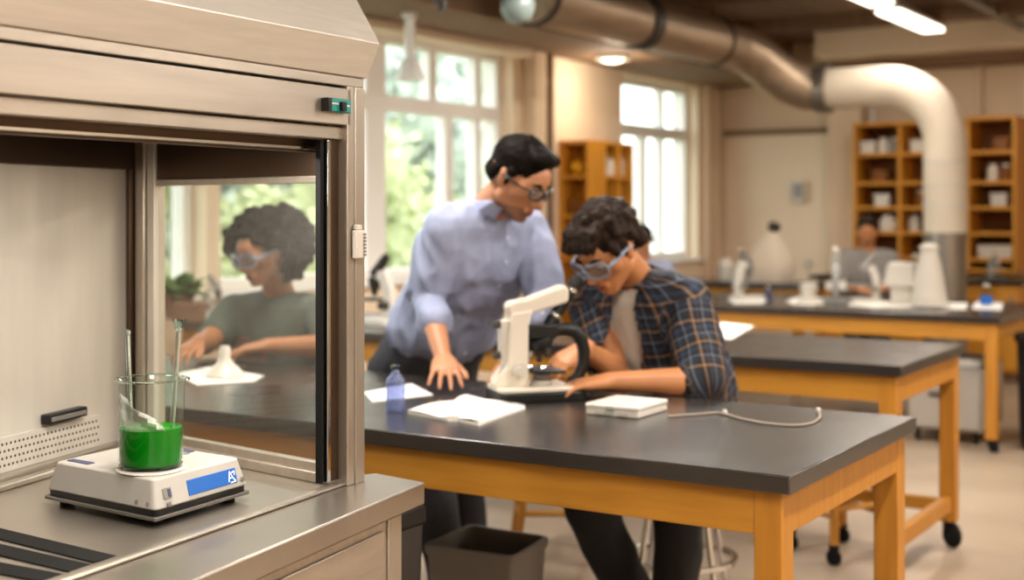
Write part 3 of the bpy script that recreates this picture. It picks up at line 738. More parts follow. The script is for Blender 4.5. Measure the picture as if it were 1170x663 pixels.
# the front face leans back a little; pieces sit on it
lean = math.atan2(.015, ZB - .0276)
def on_front(u, v, w, h, th, name, m):
    """u along the front, v up the front"""
    R = Matrix.Rotation(-lean, 3, 'X'); c0 = Vector((u, -hy + .001 + (v - .0276) * .015 / (ZB - .0276), v))
    o = MB().box(c0, (w, th, h), R=R).build(name, m, bal, bevel=.0006); return o
disp = on_front(.028, .049, LX * .52, .026, .003, 'display', M['blue'])
gl = MB(); Rf = Matrix.Rotation(-lean, 3, 'X')
def gbar(a, b_, w):
    for (p, q) in ((a, b_),):
        P = lambda s: Vector((.028 + LX * .20 + s[0], -hy + .001 + (.049 + s[1] - .0276) * .015 / (ZB - .0276) - .0018, .049 + s[1]))
        gl.tube([P(p), P(q)], w, 6)
gbar((-.008, -.008), (-.002, .009), .0011); gbar((-.002, .009), (.004, -.003), .0011); gbar((-.006, -.002), (.003, -.002), .001)
gbar((.004, -.003), (.010, -.009), .0013); gbar((.010, -.009), (-.004, -.010), .0013); gbar((.003, .006), (.010, .008), .0012); gbar((.010, .008), (.009, .001), .0012)
o = gl.build('display_mark', M['glyph'], bal); o.parent = disp
k1 = on_front(-hx + .036, .050, .020, .018, .004, 'key', M['grey'])
o = on_front(-hx + .040, .050, .007, .013, .006, 'key_mark', M['navy']); o.parent = k1
for u, v, r in ((-hx + .034, .033, .0045), (hx - .018, .040, .0045)):
    MB().lathe([(0, 0), (r, 0), (r, .003), (0, .004)], (u, -hy - .0005 + (v - .0276) * .015 / (ZB - .0276), v), 14, axis=(0, -1, .1)).build('round_button', M['grey'], bal)
for sgn, u in ((1, -.02), (1, .075)):
    MB().lathe([(0, 0), (.0042, 0), (.0042, .002), (0, .002)], (-hx + .0045, -hy + .05 if u < 0 else -hy + .022, .036), 12, axis=(-1, 0, .2)).build('screw', M['grey'], bal)
MB().box((-hx + .036, hy - .060, ZB + .0008), (.016, .060, .0016)).build('top_label', M['navy'], bal, bevel=.0005)
MB().box((hx - .030, .020, ZB + .0008), (.020, .085, .0016)).build('top_label', M['navy'], bal, bevel=.0005)
MB().box((hx - .046, -.005, ZB + .0008), (.012, .050, .0016)).build('top_label', M['grey'], bal, bevel=.0005)
MB().lathe([(0, 0), (.004, 0), (.004, .0015), (0, .0015)], (-hx + .05, -hy + .03, ZB), 12).build('level_bubble', M['navy'], bal)
bk = C(172.5, 535.5, 2.275)
lb = Matrix.Rotation(-ang, 3, 'Z') @ (bk - Vector((ctr.x, ctr.y, DK))); lb.x -= SKEW * lb.y
MB().lathe([(0, 0), (.062, 0), (.064, .0015), (.062, .003), (.055, .0035), (0, .003)], (lb.x, lb.y, ZB), 40).build('weighing_pan', M['grey_pl'], bal)

for ch in bal.children_recursive:
    for v in ch.data.vertices: v.co.x += SKEW * v.co.y
# beaker with green solution
ZBK = DK + ZB + .0040; R_, H_ = .0545, .150
bkr = thing('beaker', 'tall glass beaker of bright green solution on the balance', 'beaker', (bk.x, bk.y, ZBK))
w = .0022
outer = [(0, 0), (R_ - .012, 0), (R_ - .004, .003), (R_, .012), (R_, H_ - .010), (R_ + .001, H_ - .004), (R_ + .005, H_)]
inner = [(R_ + .004, H_ + .0012), (R_ - w, H_ - .006), (R_ - w, .013), (R_ - .006, .0055), (R_ - .014, .003), (0, .003)]
g = MB().lathe(outer + inner, n=56)
sp_dir = Matrix.Rotation(math.radians(20), 3, 'Z') @ Vector((1, 0, 0))
for i, v in enumerate(g.v):
    r = math.hypot(v.x, v.y)
    if v.z > H_ - .02 and r > .03:
        a = v.to_2d().normalized().dot(Vector((.86, .51)))
        if a > .9: g.v[i] = v + Vector((v.x, v.y, 0)).normalized() * (a - .9) * .06 * ((v.z - H_ + .02) / .02)
g.build('beaker_wall', M['beaker'], bkr)
rg = [((R_ + .0045) * math.cos(2 * PI * k / 48), (R_ + .0045) * math.sin(2 * PI * k / 48), H_ + .0005) for k in range(49)]
for k in range(49):
    a = Vector(rg[k]).to_2d().normalized().dot(Vector((.86, .51)))
    if a > .9: rg[k] = tuple(Vector(rg[k]) + Vector((rg[k][0], rg[k][1], 0)).normalized() * (a - .9) * .06)
MB().tube(rg, .0020, 8, cap=False).build('beaker_rim', M['rim'], bkr)
MB().lathe([(R_ - .010, .0012), (R_ - .004, .0005), (R_ - .001, .006), (R_ - .004, .006)], n=48, closed=True).build('beaker_heel', M['rim'], bkr)
LQ = .066
MB().lathe([(0, .0032), (R_ - .0142, .0032), (R_ - .0063, .0058), (R_ - w - .0003, .013), (R_ - w - .0003, LQ + .002), (R_ - w - .003, LQ), (0, LQ)], n=56).build('solution', M['green'], bkr)
# folded film standing in the beaker
fm = []
for i in range(9):
    a = -2.6 + 2.3 * i / 8; row = []
    for k in range(6):
        r = .048 - .006 * math.sin(i * 1.3 + k); h = LQ + .001 + (.058 - .046 * (i / 8) ** 1.5) * k / 5
        row.append((r * math.cos(a), r * math.sin(a) * .95, h))
    fm.append(row)
ff = MB().sheet(fm).build('filter_film', M['film'], None, solid=.0006); ff.location = (bk.x, bk.y, ZBK)
tag(ff, 'torn sheet of translucent film stuck inside the beaker above the green liquid', 'film')
def bl(px, py, t): return C(px, py, t)
t = thing('glass_rod', 'flat clear glass rod leaning out of the beaker on the side of the steel wall', 'rod', (bk.x, bk.y, ZBK + .01))
r0, r1 = bl(146, 384, 2.33), Vector((bk.x, bk.y, ZBK + .012)) - RIGHT * .036 + AWAY * .012
MB().tube([r0 + (r0 - r1).normalized() * .006, r0, r1], [.0015, .0042, .0042], 10).build('rod_shaft', M['rim'], t, world=True)
MB().ball(r0 + UP * .006, .0055, 10).build('rod_tip', M['rim'], t, world=True)
t = thing('glass_tube', 'clear glass tube with a flared mouth leaning out of the beaker by the side glass', 'tube', (bk.x, bk.y, ZBK + .01))
r0, r1 = bl(204, 378, 2.31), Vector((bk.x, bk.y, ZBK + .012)) + RIGHT * .030 + AWAY * .010
MB().tube([r0, r1], .0045, 12).build('tube_shaft', M['rim'], t, world=True)
MB().lathe([(.0045, -.004), (.006, .004), (.0115, .018), (.012, .020), (.0105, .018), (.005, .004)], r0, 18, axis=(r0 - r1).normalized()).build('tube_mouth', M['rim'], t, world=True)
# ================================================================= MICROSCOPES
TT = .78
def scope_hero():
    o3 = Zp(608, 455.5, TT)
    t = thing('microscope', 'large cream microscope with black eyepiece tube that the student looks into', 'microscope', o3, YAW + math.radians(17.5))
    kx, kz = .00252, .00242
    def q(px, py): return ((px - 608) * kx, (455.5 - py) * kz)
    def ext(pts, y0, y1, name, m, par=t, bev=.005):
        mb = MB().sweep([q(*p) for p in pts], (0, y0, 0), (0, y1, 0), (1, 0, 0)); o = mb.build(name, m, t, bevel=bev)
        if par is not t: o.parent = par
        return o
    MB().prism(rr2(-.116, .135, -.085, .085, .03), 0, .026).build('base', M['black'], t, bevel=.004)
    MB().prism(rr2(-.112, .105, -.078, .078, .028), .026, .038).build('base_plate', M['cream_pl'], t, bevel=.003)
    col = ext([(581, 357), (605, 354), (600, 372), (600, 441), (563, 441), (564, 431), (576, 416), (579, 371)], -.034, .034, 'pillar', M['cream_pl'])
    ext([(577, 349), (582, 344), (600, 341), (642, 326), (648, 331), (647, 346), (606, 358), (580, 364)], -.026, .026, 'arm', M['cream_pl'], bev=.007)
    pnl = ext([(571, 366), (580, 365), (580, 412), (571, 412)], -.022, .022, 'side_panel', M['grey_pl'], bev=.003)
    for y in (370, 405):
        c = q(570, y); o = MB().lathe([(0, -.02), (.011, -.02), (.011, .0), (0, .0)], (c[0] + .005, 0, c[1]), 18, axis=(1, 0, 0)).build('knob', M['band'], t, bevel=.001); o.parent = pnl
    c = q(589, 425); fk = MB()
    for s in (-1, 1): fk.lathe([(0, 0), (.024, 0), (.024, .012), (.014, .012), (.014, .022), (0, .022)], (c[0], s * .034, c[1]), 24, axis=(0, s, 0))
    MB().lathe([(0, 0), (.022, 0), (.022, .010), (.013, .010), (.013, .02), (0, .02)], (c[0], -.034, c[1] + .008), 24, axis=(0, -1, 0)).build('focus_knob', M['grey_pl'], t)
    # eyepiece tube, turret and objectives
    a, b = q(664, 318), q(629, 371); A, B = Vector((a[0], 0, a[1])), Vector((b[0], 0, b[1])); d = (A - B).normalized()
    tb = MB().tube([B - d * .012, B, B + d * .02, B + d * .022, A - d * .035, A - d * .034, A - d * .004, A], [.019, .019, .019, .0155, .0155, .021, .021, .017], 24).build('eyepiece_tube', M['black'], t)
    o = MB().lathe([(.0155, -.004), (.018, -.004), (.018, .004), (.0155, .004)], B + d * .028, 24, axis=d, closed=True).build('ring', M['chrome'], t); o.parent = tb
    o = MB().lathe([(.014, -.004), (.0175, -.004), (.0175, .006), (.014, .006)], A - d * .045, 24, axis=d, closed=True).build('ring', M['chrome'], t); o.parent = tb
    ext([(599, 371), (634, 370), (637, 380), (631, 388), (604, 388), (598, 380)], -.03, .03, 'tube_head', M['black'], bev=.006)
    c = q(616, 392)
    tr = MB().lathe([(0, .014), (.038, .012), (.041, .0), (.034, -.016), (0, -.020)], (c[0], 0, c[1]), 28, axis=(-.25, 0, 1)).build('turret', M['black'], t)
    for k, (dx, dy, ln) in enumerate(((.0, .0, .045), (-.021, .012, .034), (.016, -.016, .030))):
        o = MB().lathe([(0, 0), (.0105, 0), (.0105, -ln * .55), (.008, -ln * .6), (.008, -ln * .9), (.004, -ln), (0, -ln)], (c[0] + dx, dy, c[1] - .010), 18, axis=(-dx * 6, -dy * 6, 1)).build('objective', [M['band'], M['chrome']][k == 1], t); o.parent = tr
    # curved black limb and stage
    lp = [q(*p) for p in ((629, 379), (645, 377), (657, 380), (665, 389), (668.5, 402), (668, 418), (662, 432), (652, 440))]
    MB().tube([(x, 0, z) for x, z in lp], [.018, .019, .019, .019, .018, .017, .016, .016], 18).build('curved_limb', M['black'], t)
    st = q(618, 424)
    sg = MB().box((st[0] + .01, 0, st[1]), (.088, .115, .010)).build('stage', M['black'], t, bevel=.002)
    o = MB().box((st[0] + .0, .0, st[1] + .0058), (.075, .025, .0014)).build('glass_slide', M['clear'], t); o.parent = sg
    for s in (-1, 1):
        o = MB().tube([(st[0] - .03, s * .035, st[1] + .007), (st[0], s * .03, st[1] + .012), (st[0] + .02, s * .02, st[1] + .007)], .002, 8).build('stage_clip', M['chrome'], t); o.parent = sg
    MB().lathe([(0, 0), (.022, 0), (.024, -.014), (.014, -.022), (0, -.022)], (st[0], 0, st[1] - .005), 24).build('condenser', M['grey'], t)
    MB().lathe([(0, 0), (.032, 0), (.030, .012), (.018, .016), (0, .016)], (st[0], 0, .038), 28).build('illuminator', M['grey_pl'], t)
    return t

def rr2(x0, x1, y0, y1, r, n=5):
    out = []
    for cx, cy, a0 in ((x1 - r, y0 + r, -90), (x1 - r, y1 - r, 0), (x0 + r, y1 - r, 90), (x0 + r, y0 + r, 180)):
        for i in range(n + 1):
            a = math.radians(a0 + 90 * i / n); out.append((cx + r * math.cos(a), cy + r * math.sin(a)))
    return out
scope_hero()

def scope_small(label, loc, rz, m1, m2, h=.32, group='microscopes further back'):
    t = thing('microscope', label, 'microscope', loc, rz, group); s = h / .32
    V = lambda x, z: (x * s, z * s)
    MB().prism([(x * s, y * s) for x, y in rr2(-.09, .10, -.075, .075, .025)], 0, .028 * s).build('base', m1, t, bevel=.003)
    MB().sweep([V(-.085, .028), V(-.035, .028), V(-.04, .13), V(-.02, .20), V(.03, .215), V(.03, .245), V(-.05, .245), V(-.085, .16)], (0, -.02 * s, 0), (0, .02 * s, 0), (1, 0, 0)).build('arm', m1, t, bevel=.004)
    MB().tube([(.02 * s, 0, .225 * s), (-.03 * s, 0, .29 * s), (-.05 * s, 0, .315 * s)], [.028 * s, .022 * s, .017 * s], 16).build('eyepiece_tube', m2, t)
    MB().tube([(.02 * s, 0, .215 * s), (.02 * s, 0, .18 * s), (.02 * s, 0, .13 * s)], [.03 * s, .026 * s, .009 * s], 16).build('objective', m2, t)
    MB().box((.025 * s, 0, .115 * s), (.11 * s, .12 * s, .012 * s)).build('stage', m2, t, bevel=.002)
    MB().lathe([(0, -.055 * s), (.02 * s, -.055 * s), (.02 * s, .055 * s), (0, .055 * s)], (-.055 * s, 0, .09 * s), 18, axis=(0, 1, 0)).build('focus_knob', m2, t)
    return t
scope_small('microscope on the middle bench between the hood post and the standing man', Zp(432, 371, TT), YAW + 2.6, M['white_pl'], M['band'])
scope_small('small white microscope on the middle bench beside the potted plant', Zp(246, 364, TT), YAW + .4, M['white_pl'], M['grey'], .21)
z3 = .73
scope_small('grey microscope at the student end of the far bench', Zp(853, 343, z3 + .0035), YAW + .5, M['grey_pl'], M['grey'])
scope_small('grey microscope in the middle of the far bench next to the glass stand', Zp(955, 346, z3), YAW + 1.3, M['grey'], M['grey_pl'], .34)
scope_small('grey microscope beneath the seated far person on the far bench', Zp(990, 346, z3 + .0035), YAW + 3.0, M['grey_pl'], M['grey'], .30)
scope_small('grey microscope at the window end of the back cabinet beyond the spray bottle', C(1138, 318.5, 10.0), YAW + .3, M['grey'], M['grey_pl'], .22).location.z = .78

# ================================================================= ON THE NEAREST BENCH
def bottle(label, loc, m=None, h=.118, r=.0245, group='pale blue bottles', nozzle=True):
    t = thing('bottle', label, 'bottle', loc, 0, group)
    MB().lathe([(0, 0), (r * .94, 0), (r, .004), (r, h * .62), (r * .92, h * .70), (r * .45, h * .83), (r * .38, h * .86), (r * .38, h * .90), (0, h * .90)], n=28).build('bottle_body', m or M['bluebottle'], t)
    MB().lathe([(0, h * .90), (r * .48, h * .90), (r * .48, h), (0, h)], n=20).build('cap', M['clear'] if m is None else M['white_pl'], t)
    if nozzle: MB().tube([(0, 0, h), (.001, 0, h + .045)], .0012, 8).build('nozzle', M['clear'], t)
    return t
bottle('pale blue plastic bottle standing on white paper in front of the man', Zp(452, 470, TT))
bottle('pale blue bottle half hidden behind the black seal of the hood side glass', Zp(370, 446, TT))

def sheet(pts, label, z=TT, th=.0022, name='paper_sheet', cat='paper', m='paper', group=None, wave=0.0):
    P = [Zp(px, py, z) for px, py in pts]; c = sum(P, Vector()) / len(P)
    t = MB()
    t.prism([(p.x - c.x, p.y - c.y) for p in P], 0, th)
    o = t.build(name, M[m], None); o.location = (c.x, c.y, z + .0002); return tag(o, label, cat, group)
sheet([(416, 449), (470, 439), (495, 452), (425, 460)], 'loose white sheet lying beneath the pale blue bottle')
sheet([(806, 376), (824, 369), (862, 373), (836, 388), (806, 386)], 'white paper on the middle bench beside the plaid sleeve')
sheet([(201, 428), (240, 420), (302, 430), (290, 437), (225, 441)], 'white paper in front of the seated woman')
# open booklet
t = thing('booklet', 'open white booklet with curling pages in front of the microscope', 'booklet', Zp(532, 472, TT))
q = [Zp(466, 473, TT), Zp(534, 455, TT), Zp(600, 468, TT), Zp(547, 487, TT)]
def leaf(a, b, c, d, lift, n=9, top=.012):
    g = []
    for i in range(n):
        row = []
        for k in range(n):
            u, v = i / (n - 1), k / (n - 1)
            p = (a * (1 - u) + b * u) * (1 - v) + (d * (1 - u) + c * u) * v
            row.append(p + UP * (top + lift * math.sin(PI * u) * (1 - .4 * v) + .002 * math.sin(5 * v + 3 * u)))
        g.append(row)
    return g
mid_f = q[0] * .46 + q[3] * .54; mid_b = q[0] * .0 + q[1] * .55 + q[0] * .45
mid_b = Zp(518, 462, TT); mid_f = Zp(527, 484, TT) * .5 + Zp(520, 480, TT) * .5
MB().prism([(p.x, p.y) for p in (q[0], Zp(512, 482, TT), mid_f, q[3], q[2], q[1], mid_b)][::1], TT + .0003, TT + .007).build('page_block', M['paper'], t, world=True)
MB().sheet(leaf(q[0], mid_b, mid_f, Zp(505, 481, TT), .004, top=.009)).build('page', M['paper'], t, world=True, solid=.0015)
MB().sheet(leaf(mid_b, q[1] * .35 + q[2] * .65, q[3], mid_f, .005, top=.009)).build('page', M['paper'], t, world=True, solid=.0015)
MB().sheet(leaf(mid_b, q[1], q[2], q[1] * .35 + q[2] * .65, .003, top=.0085)).build('page', M['paper'], t, world=True, solid=.0015)
tag(MB().tube([Zp(543, 469, TT + .021), Zp(556, 468, TT + .022), Zp(568, 465.5, TT + .021)], .0016, 8).build('straw', M['cord']), 'thin tan straw lying on the open booklet', 'straw')
# slide box
p0, p1, p2 = Zp(674, 474, TT), Zp(734, 479.5, TT), Zp(758, 468.5, TT)
ux = (p1 - p0); uy = (p2 - p1); ctr2 = p0 + (ux + uy) / 2
t = thing('slide_box', 'low white plastic slide box on the bench below the plaid sleeve', 'box', ctr2, math.atan2(ux.y, ux.x)); lx, ly = ux.length, uy.length
MB().box((0, 0, .0085), (lx, ly, .017)).build('tray', M['white_pl'], t, bevel=.003)
MB().prism(rr2(-lx / 2 - .002, lx / 2 + .002, -ly / 2 - .002, ly / 2 + .002, .006), .0172, .029).build('lid', M['white_pl'], t, bevel=.003)
MB().box((-.004, -ly / 2 - .003, .016), (.022, .006, .022)).build('clasp', M['clear'], t, bevel=.001)
MB().box((-lx / 2 - .012, .005, .006), (.030, .022, .004)).build('tab', M['white_pl'], t, bevel=.001)
for x in (-lx * .22, lx * .22):
    MB().box((x, -ly / 2 - .0015, .010), (.030, .003, .012)).build('window_strip', M['grey_pl'], t, bevel=.0008)
# cord
cp_ = [(763, 476), (793, 474), (818, 472), (830, 474), (837, 476), (848, 479), (859, 481), (872, 483.5), (886, 485), (900, 486), (913, 486), (924, 484.5), (931, 482), (937, 477), (936, 472)]
cd = thing('cord', 'thin taupe cord with two end beads curving across the bare bench top', 'cord', Zp(880, 480, TT))
pts = [Zp(px, py, TT + .004) for px, py in cp_]
fine = []
for i in range(len(pts) - 1):
    for k in range(4):
        u = k / 4; a, b, c, d = pts[max(i - 1, 0)], pts[i], pts[i + 1], pts[min(i + 2, len(pts) - 1)]
        fine.append(.5 * ((2 * b) + (c - a) * u + (2 * a - 5 * b + 4 * c - d) * u * u + (3 * b - a - 3 * c + d) * u ** 3))
fine.append(pts[-1])
MB().tube(fine, .0032, 8).build('cord_strand', M['cord'], cd, world=True)
for p in (Zp(828, 471, TT + .008), Zp(935, 469, TT + .008)):
    MB().ball(p, .007, 12).build('end_bead', M['grey_pl'], cd, world=True)
# funnel on its stand in front of the woman
t = thing('funnel', 'white plastic funnel standing upside down on paper before the woman', 'funnel', Zp(257, 430, TT + .003))
MB().lathe([(.058, 0), (.062, .004), (.050, .018), (.026, .040), (.020, .052)], n=32).build('cone', M['white_pl'], t, solid=.002)
MB().lathe([(.020, .052), (.018, .056), (.017, .088), (.012, .095), (.011, .088), (.012, .056)], n=24).build('stem', M['white_pl'], t)

# ================================================================= MIDDLE BENCH, FAR BENCHES
t = thing('potted_plant', 'potted plant with yellow-green leaves on the middle bench, behind the hood side glass', 'plant', Zp(203, 364, TT))
MB().lathe([(0, 0), (.055, 0), (.075, .10), (.082, .10), (.082, .125), (.072, .125), (.068, .10), (0, .095)], n=28).build('pot', M['terracotta'], t)
lf = MB(); rnd = random.Random(3)
for i in range(46):
    a = rnd.uniform(0, 2 * PI); e = rnd.uniform(.2, 1.3); L = rnd.uniform(.10, .2); w_ = L * .22
    d = Vector((math.cos(a) * math.cos(e), math.sin(a) * math.cos(e), math.sin(e))); s = d.cross(UP).normalized(); b = Vector((0, 0, .10)) + Vector((math.cos(a), math.sin(a), 0)) * .04
    tip = b + d * L - UP * L * .25; m_ = b + d * L * .55
    lf.mesh_add([b, m_ + s * w_, tip, m_ - s * w_, m_ + UP * .006], [(0, 1, 4), (1, 2, 4), (2, 3, 4), (3, 0, 4)])
lf.build('leaves', M['leaf'], t, solid=.0012)
small_box(Zp(216, 368, TT), (.13, .10, .085), M['terracotta'], 'small brown box before the potted plant on the middle bench', YAW)

bottle('small dark blue bottle beside the grey microscope at the student end', Zp(878, 343, z3), M['navy'], .085, .022, 'small bottles on the far bench', False)
b2 = bottle('clear spray bottle with a blue label near the white duct sleeve', Zp(1127, 350, z3 + .004), M['clear'], .13, .034, 'small bottles on the far bench', True)
MB().lathe([(.0346, .012), (.0355, .012), (.0355, .06), (.0346, .06)], n=24, closed=True).build('label_band', M['blue'], b2)
t = thing('glass_stand', 'white foot stand holding a thin glass flask on the far bench', 'stand', Zp(924, 345, z3 + .0035))
MB().lathe([(0, 0), (.075, 0), (.075, .012), (.05, .02), (.045, .06), (.055, .065), (.055, .11), (.02, .12), (0, .12)], n=28).build('stand_foot', M['dull'], t)
MB().tube([(0, 0, .12), (0, 0, .21)], .008, 10).build('stem', M['clear'], t)
MB().ball((0, 0, .23), .033, 18).build('flask_bulb', M['clear'], t)
t = thing('covered_instrument', 'white boxy instrument under a cover between the far microscope and the white cone', 'instrument', Zp(1033, 347, z3 + .0035))
MB().prism(rr2(-.07, .07, -.06, .06, .02), 0, .10).build('instrument_body', M['dull'], t, bevel=.006)
MB().prism(rr2(-.12, .12, -.09, .09, .04), .10, .25, rr2(-.085, .075, -.06, .06, .03)).build('cover', M['dull'], t, bevel=.015)
t = thing('conical_flask', 'tall white conical vessel standing before the white duct', 'flask', Zp(1062, 350, z3 + .0035))
MB().lathe([(0, 0), (.105, 0), (.108, .008), (.098, .06), (.070, .24), (.052, .31), (.052, .335), (.060, .338), (.060, .352), (.03, .368), (0, .37)], n=36).build('vessel', M['dull'], t)
MB().lathe([(.106, .004), (.112, .004), (.110, .022), (.104, .022)], n=36, closed=True).build('foot_ring', M['grey_pl'], t)
gpz = 'papers on the far bench'
sheet([(898, 344), (915, 339), (950, 343), (940, 348), (905, 348)], 'white tissue under the glass stand on the far bench', z3, .003, group=gpz)
sheet([(832, 343), (850, 338), (880, 342), (870, 347), (838, 347)], 'white paper under the student-end far microscope', z3, .003, group=gpz)
sheet([(968, 349), (980, 343), (1046, 346), (1048, 351), (1000, 352)], 'white paper under the covered instrument on the far bench', z3, .003, group=gpz)
sheet([(1078, 353), (1082, 346), (1106, 347), (1104, 354)], 'white paper between the white cone and the spray bottle', z3, .003, group=gpz)
sheet([(1110, 353), (1116, 345), (1146, 347), (1144, 355)], 'white paper under the blue-labelled spray bottle', z3, .003, group=gpz)
# draped machine on the small back bench
t = thing('draped_machine', 'bulky machine under a white cover with a dark cap, by the back wall', 'machine', (-3.62, 9.12, .78))
rings = [(.0, .19, .15), (.07, .20, .16), (.14, .185, .145), (.22, .145, .115), (.30, .085, .075), (.36, .05, .05), (.375, .0, .0)]
mb = MB(); n = 32; vs = []
for zi, rx, ry in rings:
    for k in range(n):
        a = 2 * PI * k / n; f = 1 + .06 * math.sin(5 * a) * (1 - zi / .4)
        vs.append((rx * f * math.cos(a) + zi * .10, ry * f * math.sin(a), zi))
mb.mesh_add(vs, [(i * n + k, i * n + (k + 1) % n, (i + 1) * n + (k + 1) % n, (i + 1) * n + k) for i in range(len(rings) - 1) for k in range(n)] + [tuple(range(n - 1, -1, -1))])
mb.build('cover', M['drape'], t)
MB().lathe([(0, 0), (.035, 0), (.045, .02), (.045, .05), (.03, .065), (0, .07)], (.05, 0, .365), 20, axis=(.3, 0, 1)).build('cap', M['band'], t)
jar((-3.95, 9.15, .78), .06, .16, M['grey_pl'], 'grey jar on the small back bench beside the draped machine')
jar((-2.95, 10.6, .78), .05, .17, M['clear'], 'clear jar on the back cabinet under the shelving')

# ================================================================= UNDER THE BENCHES
t = thing('open_bin', 'open grey plastic bin under the nearest bench', 'bin', Zp(556, 618, .40).to_2d().to_3d())
rim = [Zp(483, 622, .40), Zp(587, 637, .40), Zp(628, 613, .40), Zp(537, 599, .40)]
cc = sum(rim, Vector()) / 4
def ring(k, z, rnd_=.022):
    P = [cc + (p - cc) * k for p in rim]; out = []
    for i in range(4):
        a, b, c = P[i - 1], P[i], P[(i + 1) % 4]; e1 = (a - b).normalized() * rnd_; e2 = (c - b).normalized() * rnd_
        for u in (0, .25, .5, .75, 1):
            out.append(b + e1 * (1 - u) ** 2 + e2 * u ** 2)
    return [Vector((p.x, p.y, z)) for p in out]
R_o = [ring(.78, 0), ring(.965, .372), ring(.965, .374), ring(1.0, .374), ring(1.0, .40), ring(.93, .40), ring(.90, .37), ring(.75, .012)]
nn = len(R_o[0]); vs = [v for r in R_o for v in r]
fs = [(i * nn + k, i * nn + (k + 1) % nn, (i + 1) * nn + (k + 1) % nn, (i + 1) * nn + k) for i in range(len(R_o) - 1) for k in range(nn)]
fs += [tuple(range(nn - 1, -1, -1)), tuple(range((len(R_o) - 1) * nn, len(R_o) * nn))]
MB().mesh_add(vs, fs).build('bin_shell', M['bin'], t, world=True)
rimr = [ring(1.012, .380), ring(1.012, .396), ring(1.0, .396), ring(1.0, .380)]
vs = [v for r in rimr for v in r]
MB().mesh_add(vs, [(i * nn + k, i * nn + (k + 1) % nn, ((i + 1) % 4) * nn + (k + 1) % nn, ((i + 1) % 4) * nn + k) for i in range(4) for k in range(nn)]).build('rim', M['bin'], t, world=True)

t = thing('dark_bin', 'tall charcoal bin standing between the fume hood and the nearest bench', 'bin', (-1.91, 2.27, 0))
MB().prism(rr2(-.135, .135, -.12, .12, .02), 0, .60, rr2(-.15, .15, -.135, .135, .02)).build('bin_body', M['darkbin'], t, bevel=.003)
MB().prism(rr2(-.155, .155, -.14, .14, .02), .60, .64).build('lid', M['black'], t, bevel=.006)

def wood_stool(label, loc, rz, h, spread=.20, caster=False):
    t = thing('wooden_stool', label, 'stool', loc, rz, 'wooden stools under the benches')
    MB().lathe([(0, h - .03), (.16, h - .03), (.17, h - .022), (.17, h - .006), (.16, h), (0, h)], n=32).build('seat', M['oak'], t)
    z0 = .065 if caster else 0
    for sx in (-1, 1):
        for sy in (-1, 1):
            a = Vector((sx * spread * .6, sy * spread * .6, h - .03)); b = Vector((sx * spread, sy * spread, z0))
            MB().tube([a, b], [.021, .017], 4).build('leg', M['oak_v'], t)
            if caster:
                MB().lathe([(0, -.012), (.026, -.012), (.03, -.006), (.03, .006), (.026, .012), (0, .012)], (b.x, b.y, .03), 18, axis=(1, .3, 0)).bb((b.x - .012, b.y - .014, .035), (b.x + .012, b.y + .014, .075)).build('caster', M['rubber'], t)
    k = spread * (.6 + .4 * (h - .03 - .20) / (h - .03 - z0))
    for s in (-1, 1):
        MB().tube([(-k, s * k, .20), (k, s * k, .20)], .011, 8).build('rung', M['oak'], t)
        MB().tube([(s * k, -k, .17), (s * k, k, .17)], .011, 8).build('rung', M['oak'], t)
    return t
wood_stool('wooden stool on black casters seen between the near bench legs', Zp(958, 633, 0), 1.02, .46, .125, True)
wood_stool('wooden stool behind the grey bin, before the middle bench', Zp(632, 640, 0), .6, .46, .15)
def metal_stool(label, loc, rz, h):
    t = thing('metal_stool', label, 'stool', loc, rz, 'metal stools with black seats')
    MB().lathe([(0, h - .05), (.15, h - .05), (.17, h - .035), (.17, h - .012), (.15, h), (0, h)], n=32).build('seat', M['black'], t)
    for k in range(4):
        a = PI / 4 + k * PI / 2; MB().tube([(.12 * math.cos(a), .12 * math.sin(a), h - .05), (.20 * math.cos(a), .20 * math.sin(a), .0)], .011, 12).build('leg', M['chrome'], t)
    MB().lathe([(.163, -.008), (.179, -.008), (.179, .008), (.163, .008)], (0, 0, .20), 36, closed=True).build('foot_ring', M['chrome'], t)
    return t
# ================================================================= PEOPLE
from mathutils.bvhtree import BVHTree
def ico(sub):
    bm = bmesh.new(); bmesh.ops.create_icosphere(bm, subdivisions=sub, radius=1); v = np.array([x.co[:] for x in bm.verts]); bm.free(); return v
ICO = {s: ico(s) for s in (1, 2, 3)}
def hull_into(bm, items, sub=2):
    pts = []
    for it in items:
        c, r = it[0], it[1]; a = ICO[sub]
        if isinstance(r, (tuple, list)):
            a = a * np.array(r)
            if len(it) > 2: a = a @ np.array(it[2].transposed())
        else: a = a * r
        pts.append(a + np.array(c))
    pts = np.concatenate(pts)
    vs = [bm.verts.new(p) for p in pts]
    res = bmesh.ops.convex_hull(bm, input=vs)
    bad = [g for g in set(res['geom_interior'] + res['geom_unused']) if isinstance(g, bmesh.types.BMVert) and g.is_valid]
    if bad: bmesh.ops.delete(bm, geom=bad, context='VERTS')

def fuse(prims, voxel, smooth=6, factor=.5):
    """one continuous closed surface around overlapping rounded forms"""
    bm = bmesh.new()
    for p in prims: hull_into(bm, p, 3 if len(p) == 1 and max(np.atleast_1d(p[0][1])) > .05 else 2)
    me = bpy.data.meshes.new('tmp'); bm.to_mesh(me); bm.free()
    o = bpy.data.objects.new('tmp', me); COL.objects.link(o)
    r = o.modifiers.new('r', 'REMESH'); r.mode = 'VOXEL'; r.voxel_size = voxel; r.use_smooth_shade = True
    if smooth:
        s = o.modifiers.new('s', 'SMOOTH'); s.factor = factor; s.iterations = smooth
    dg = bpy.context.evaluated_depsgraph_get()
    out = bpy.data.meshes.new_from_object(o.evaluated_get(dg))
    bpy.data.objects.remove(o); bpy.data.meshes.remove(me)
    out.materials.clear()
    return out

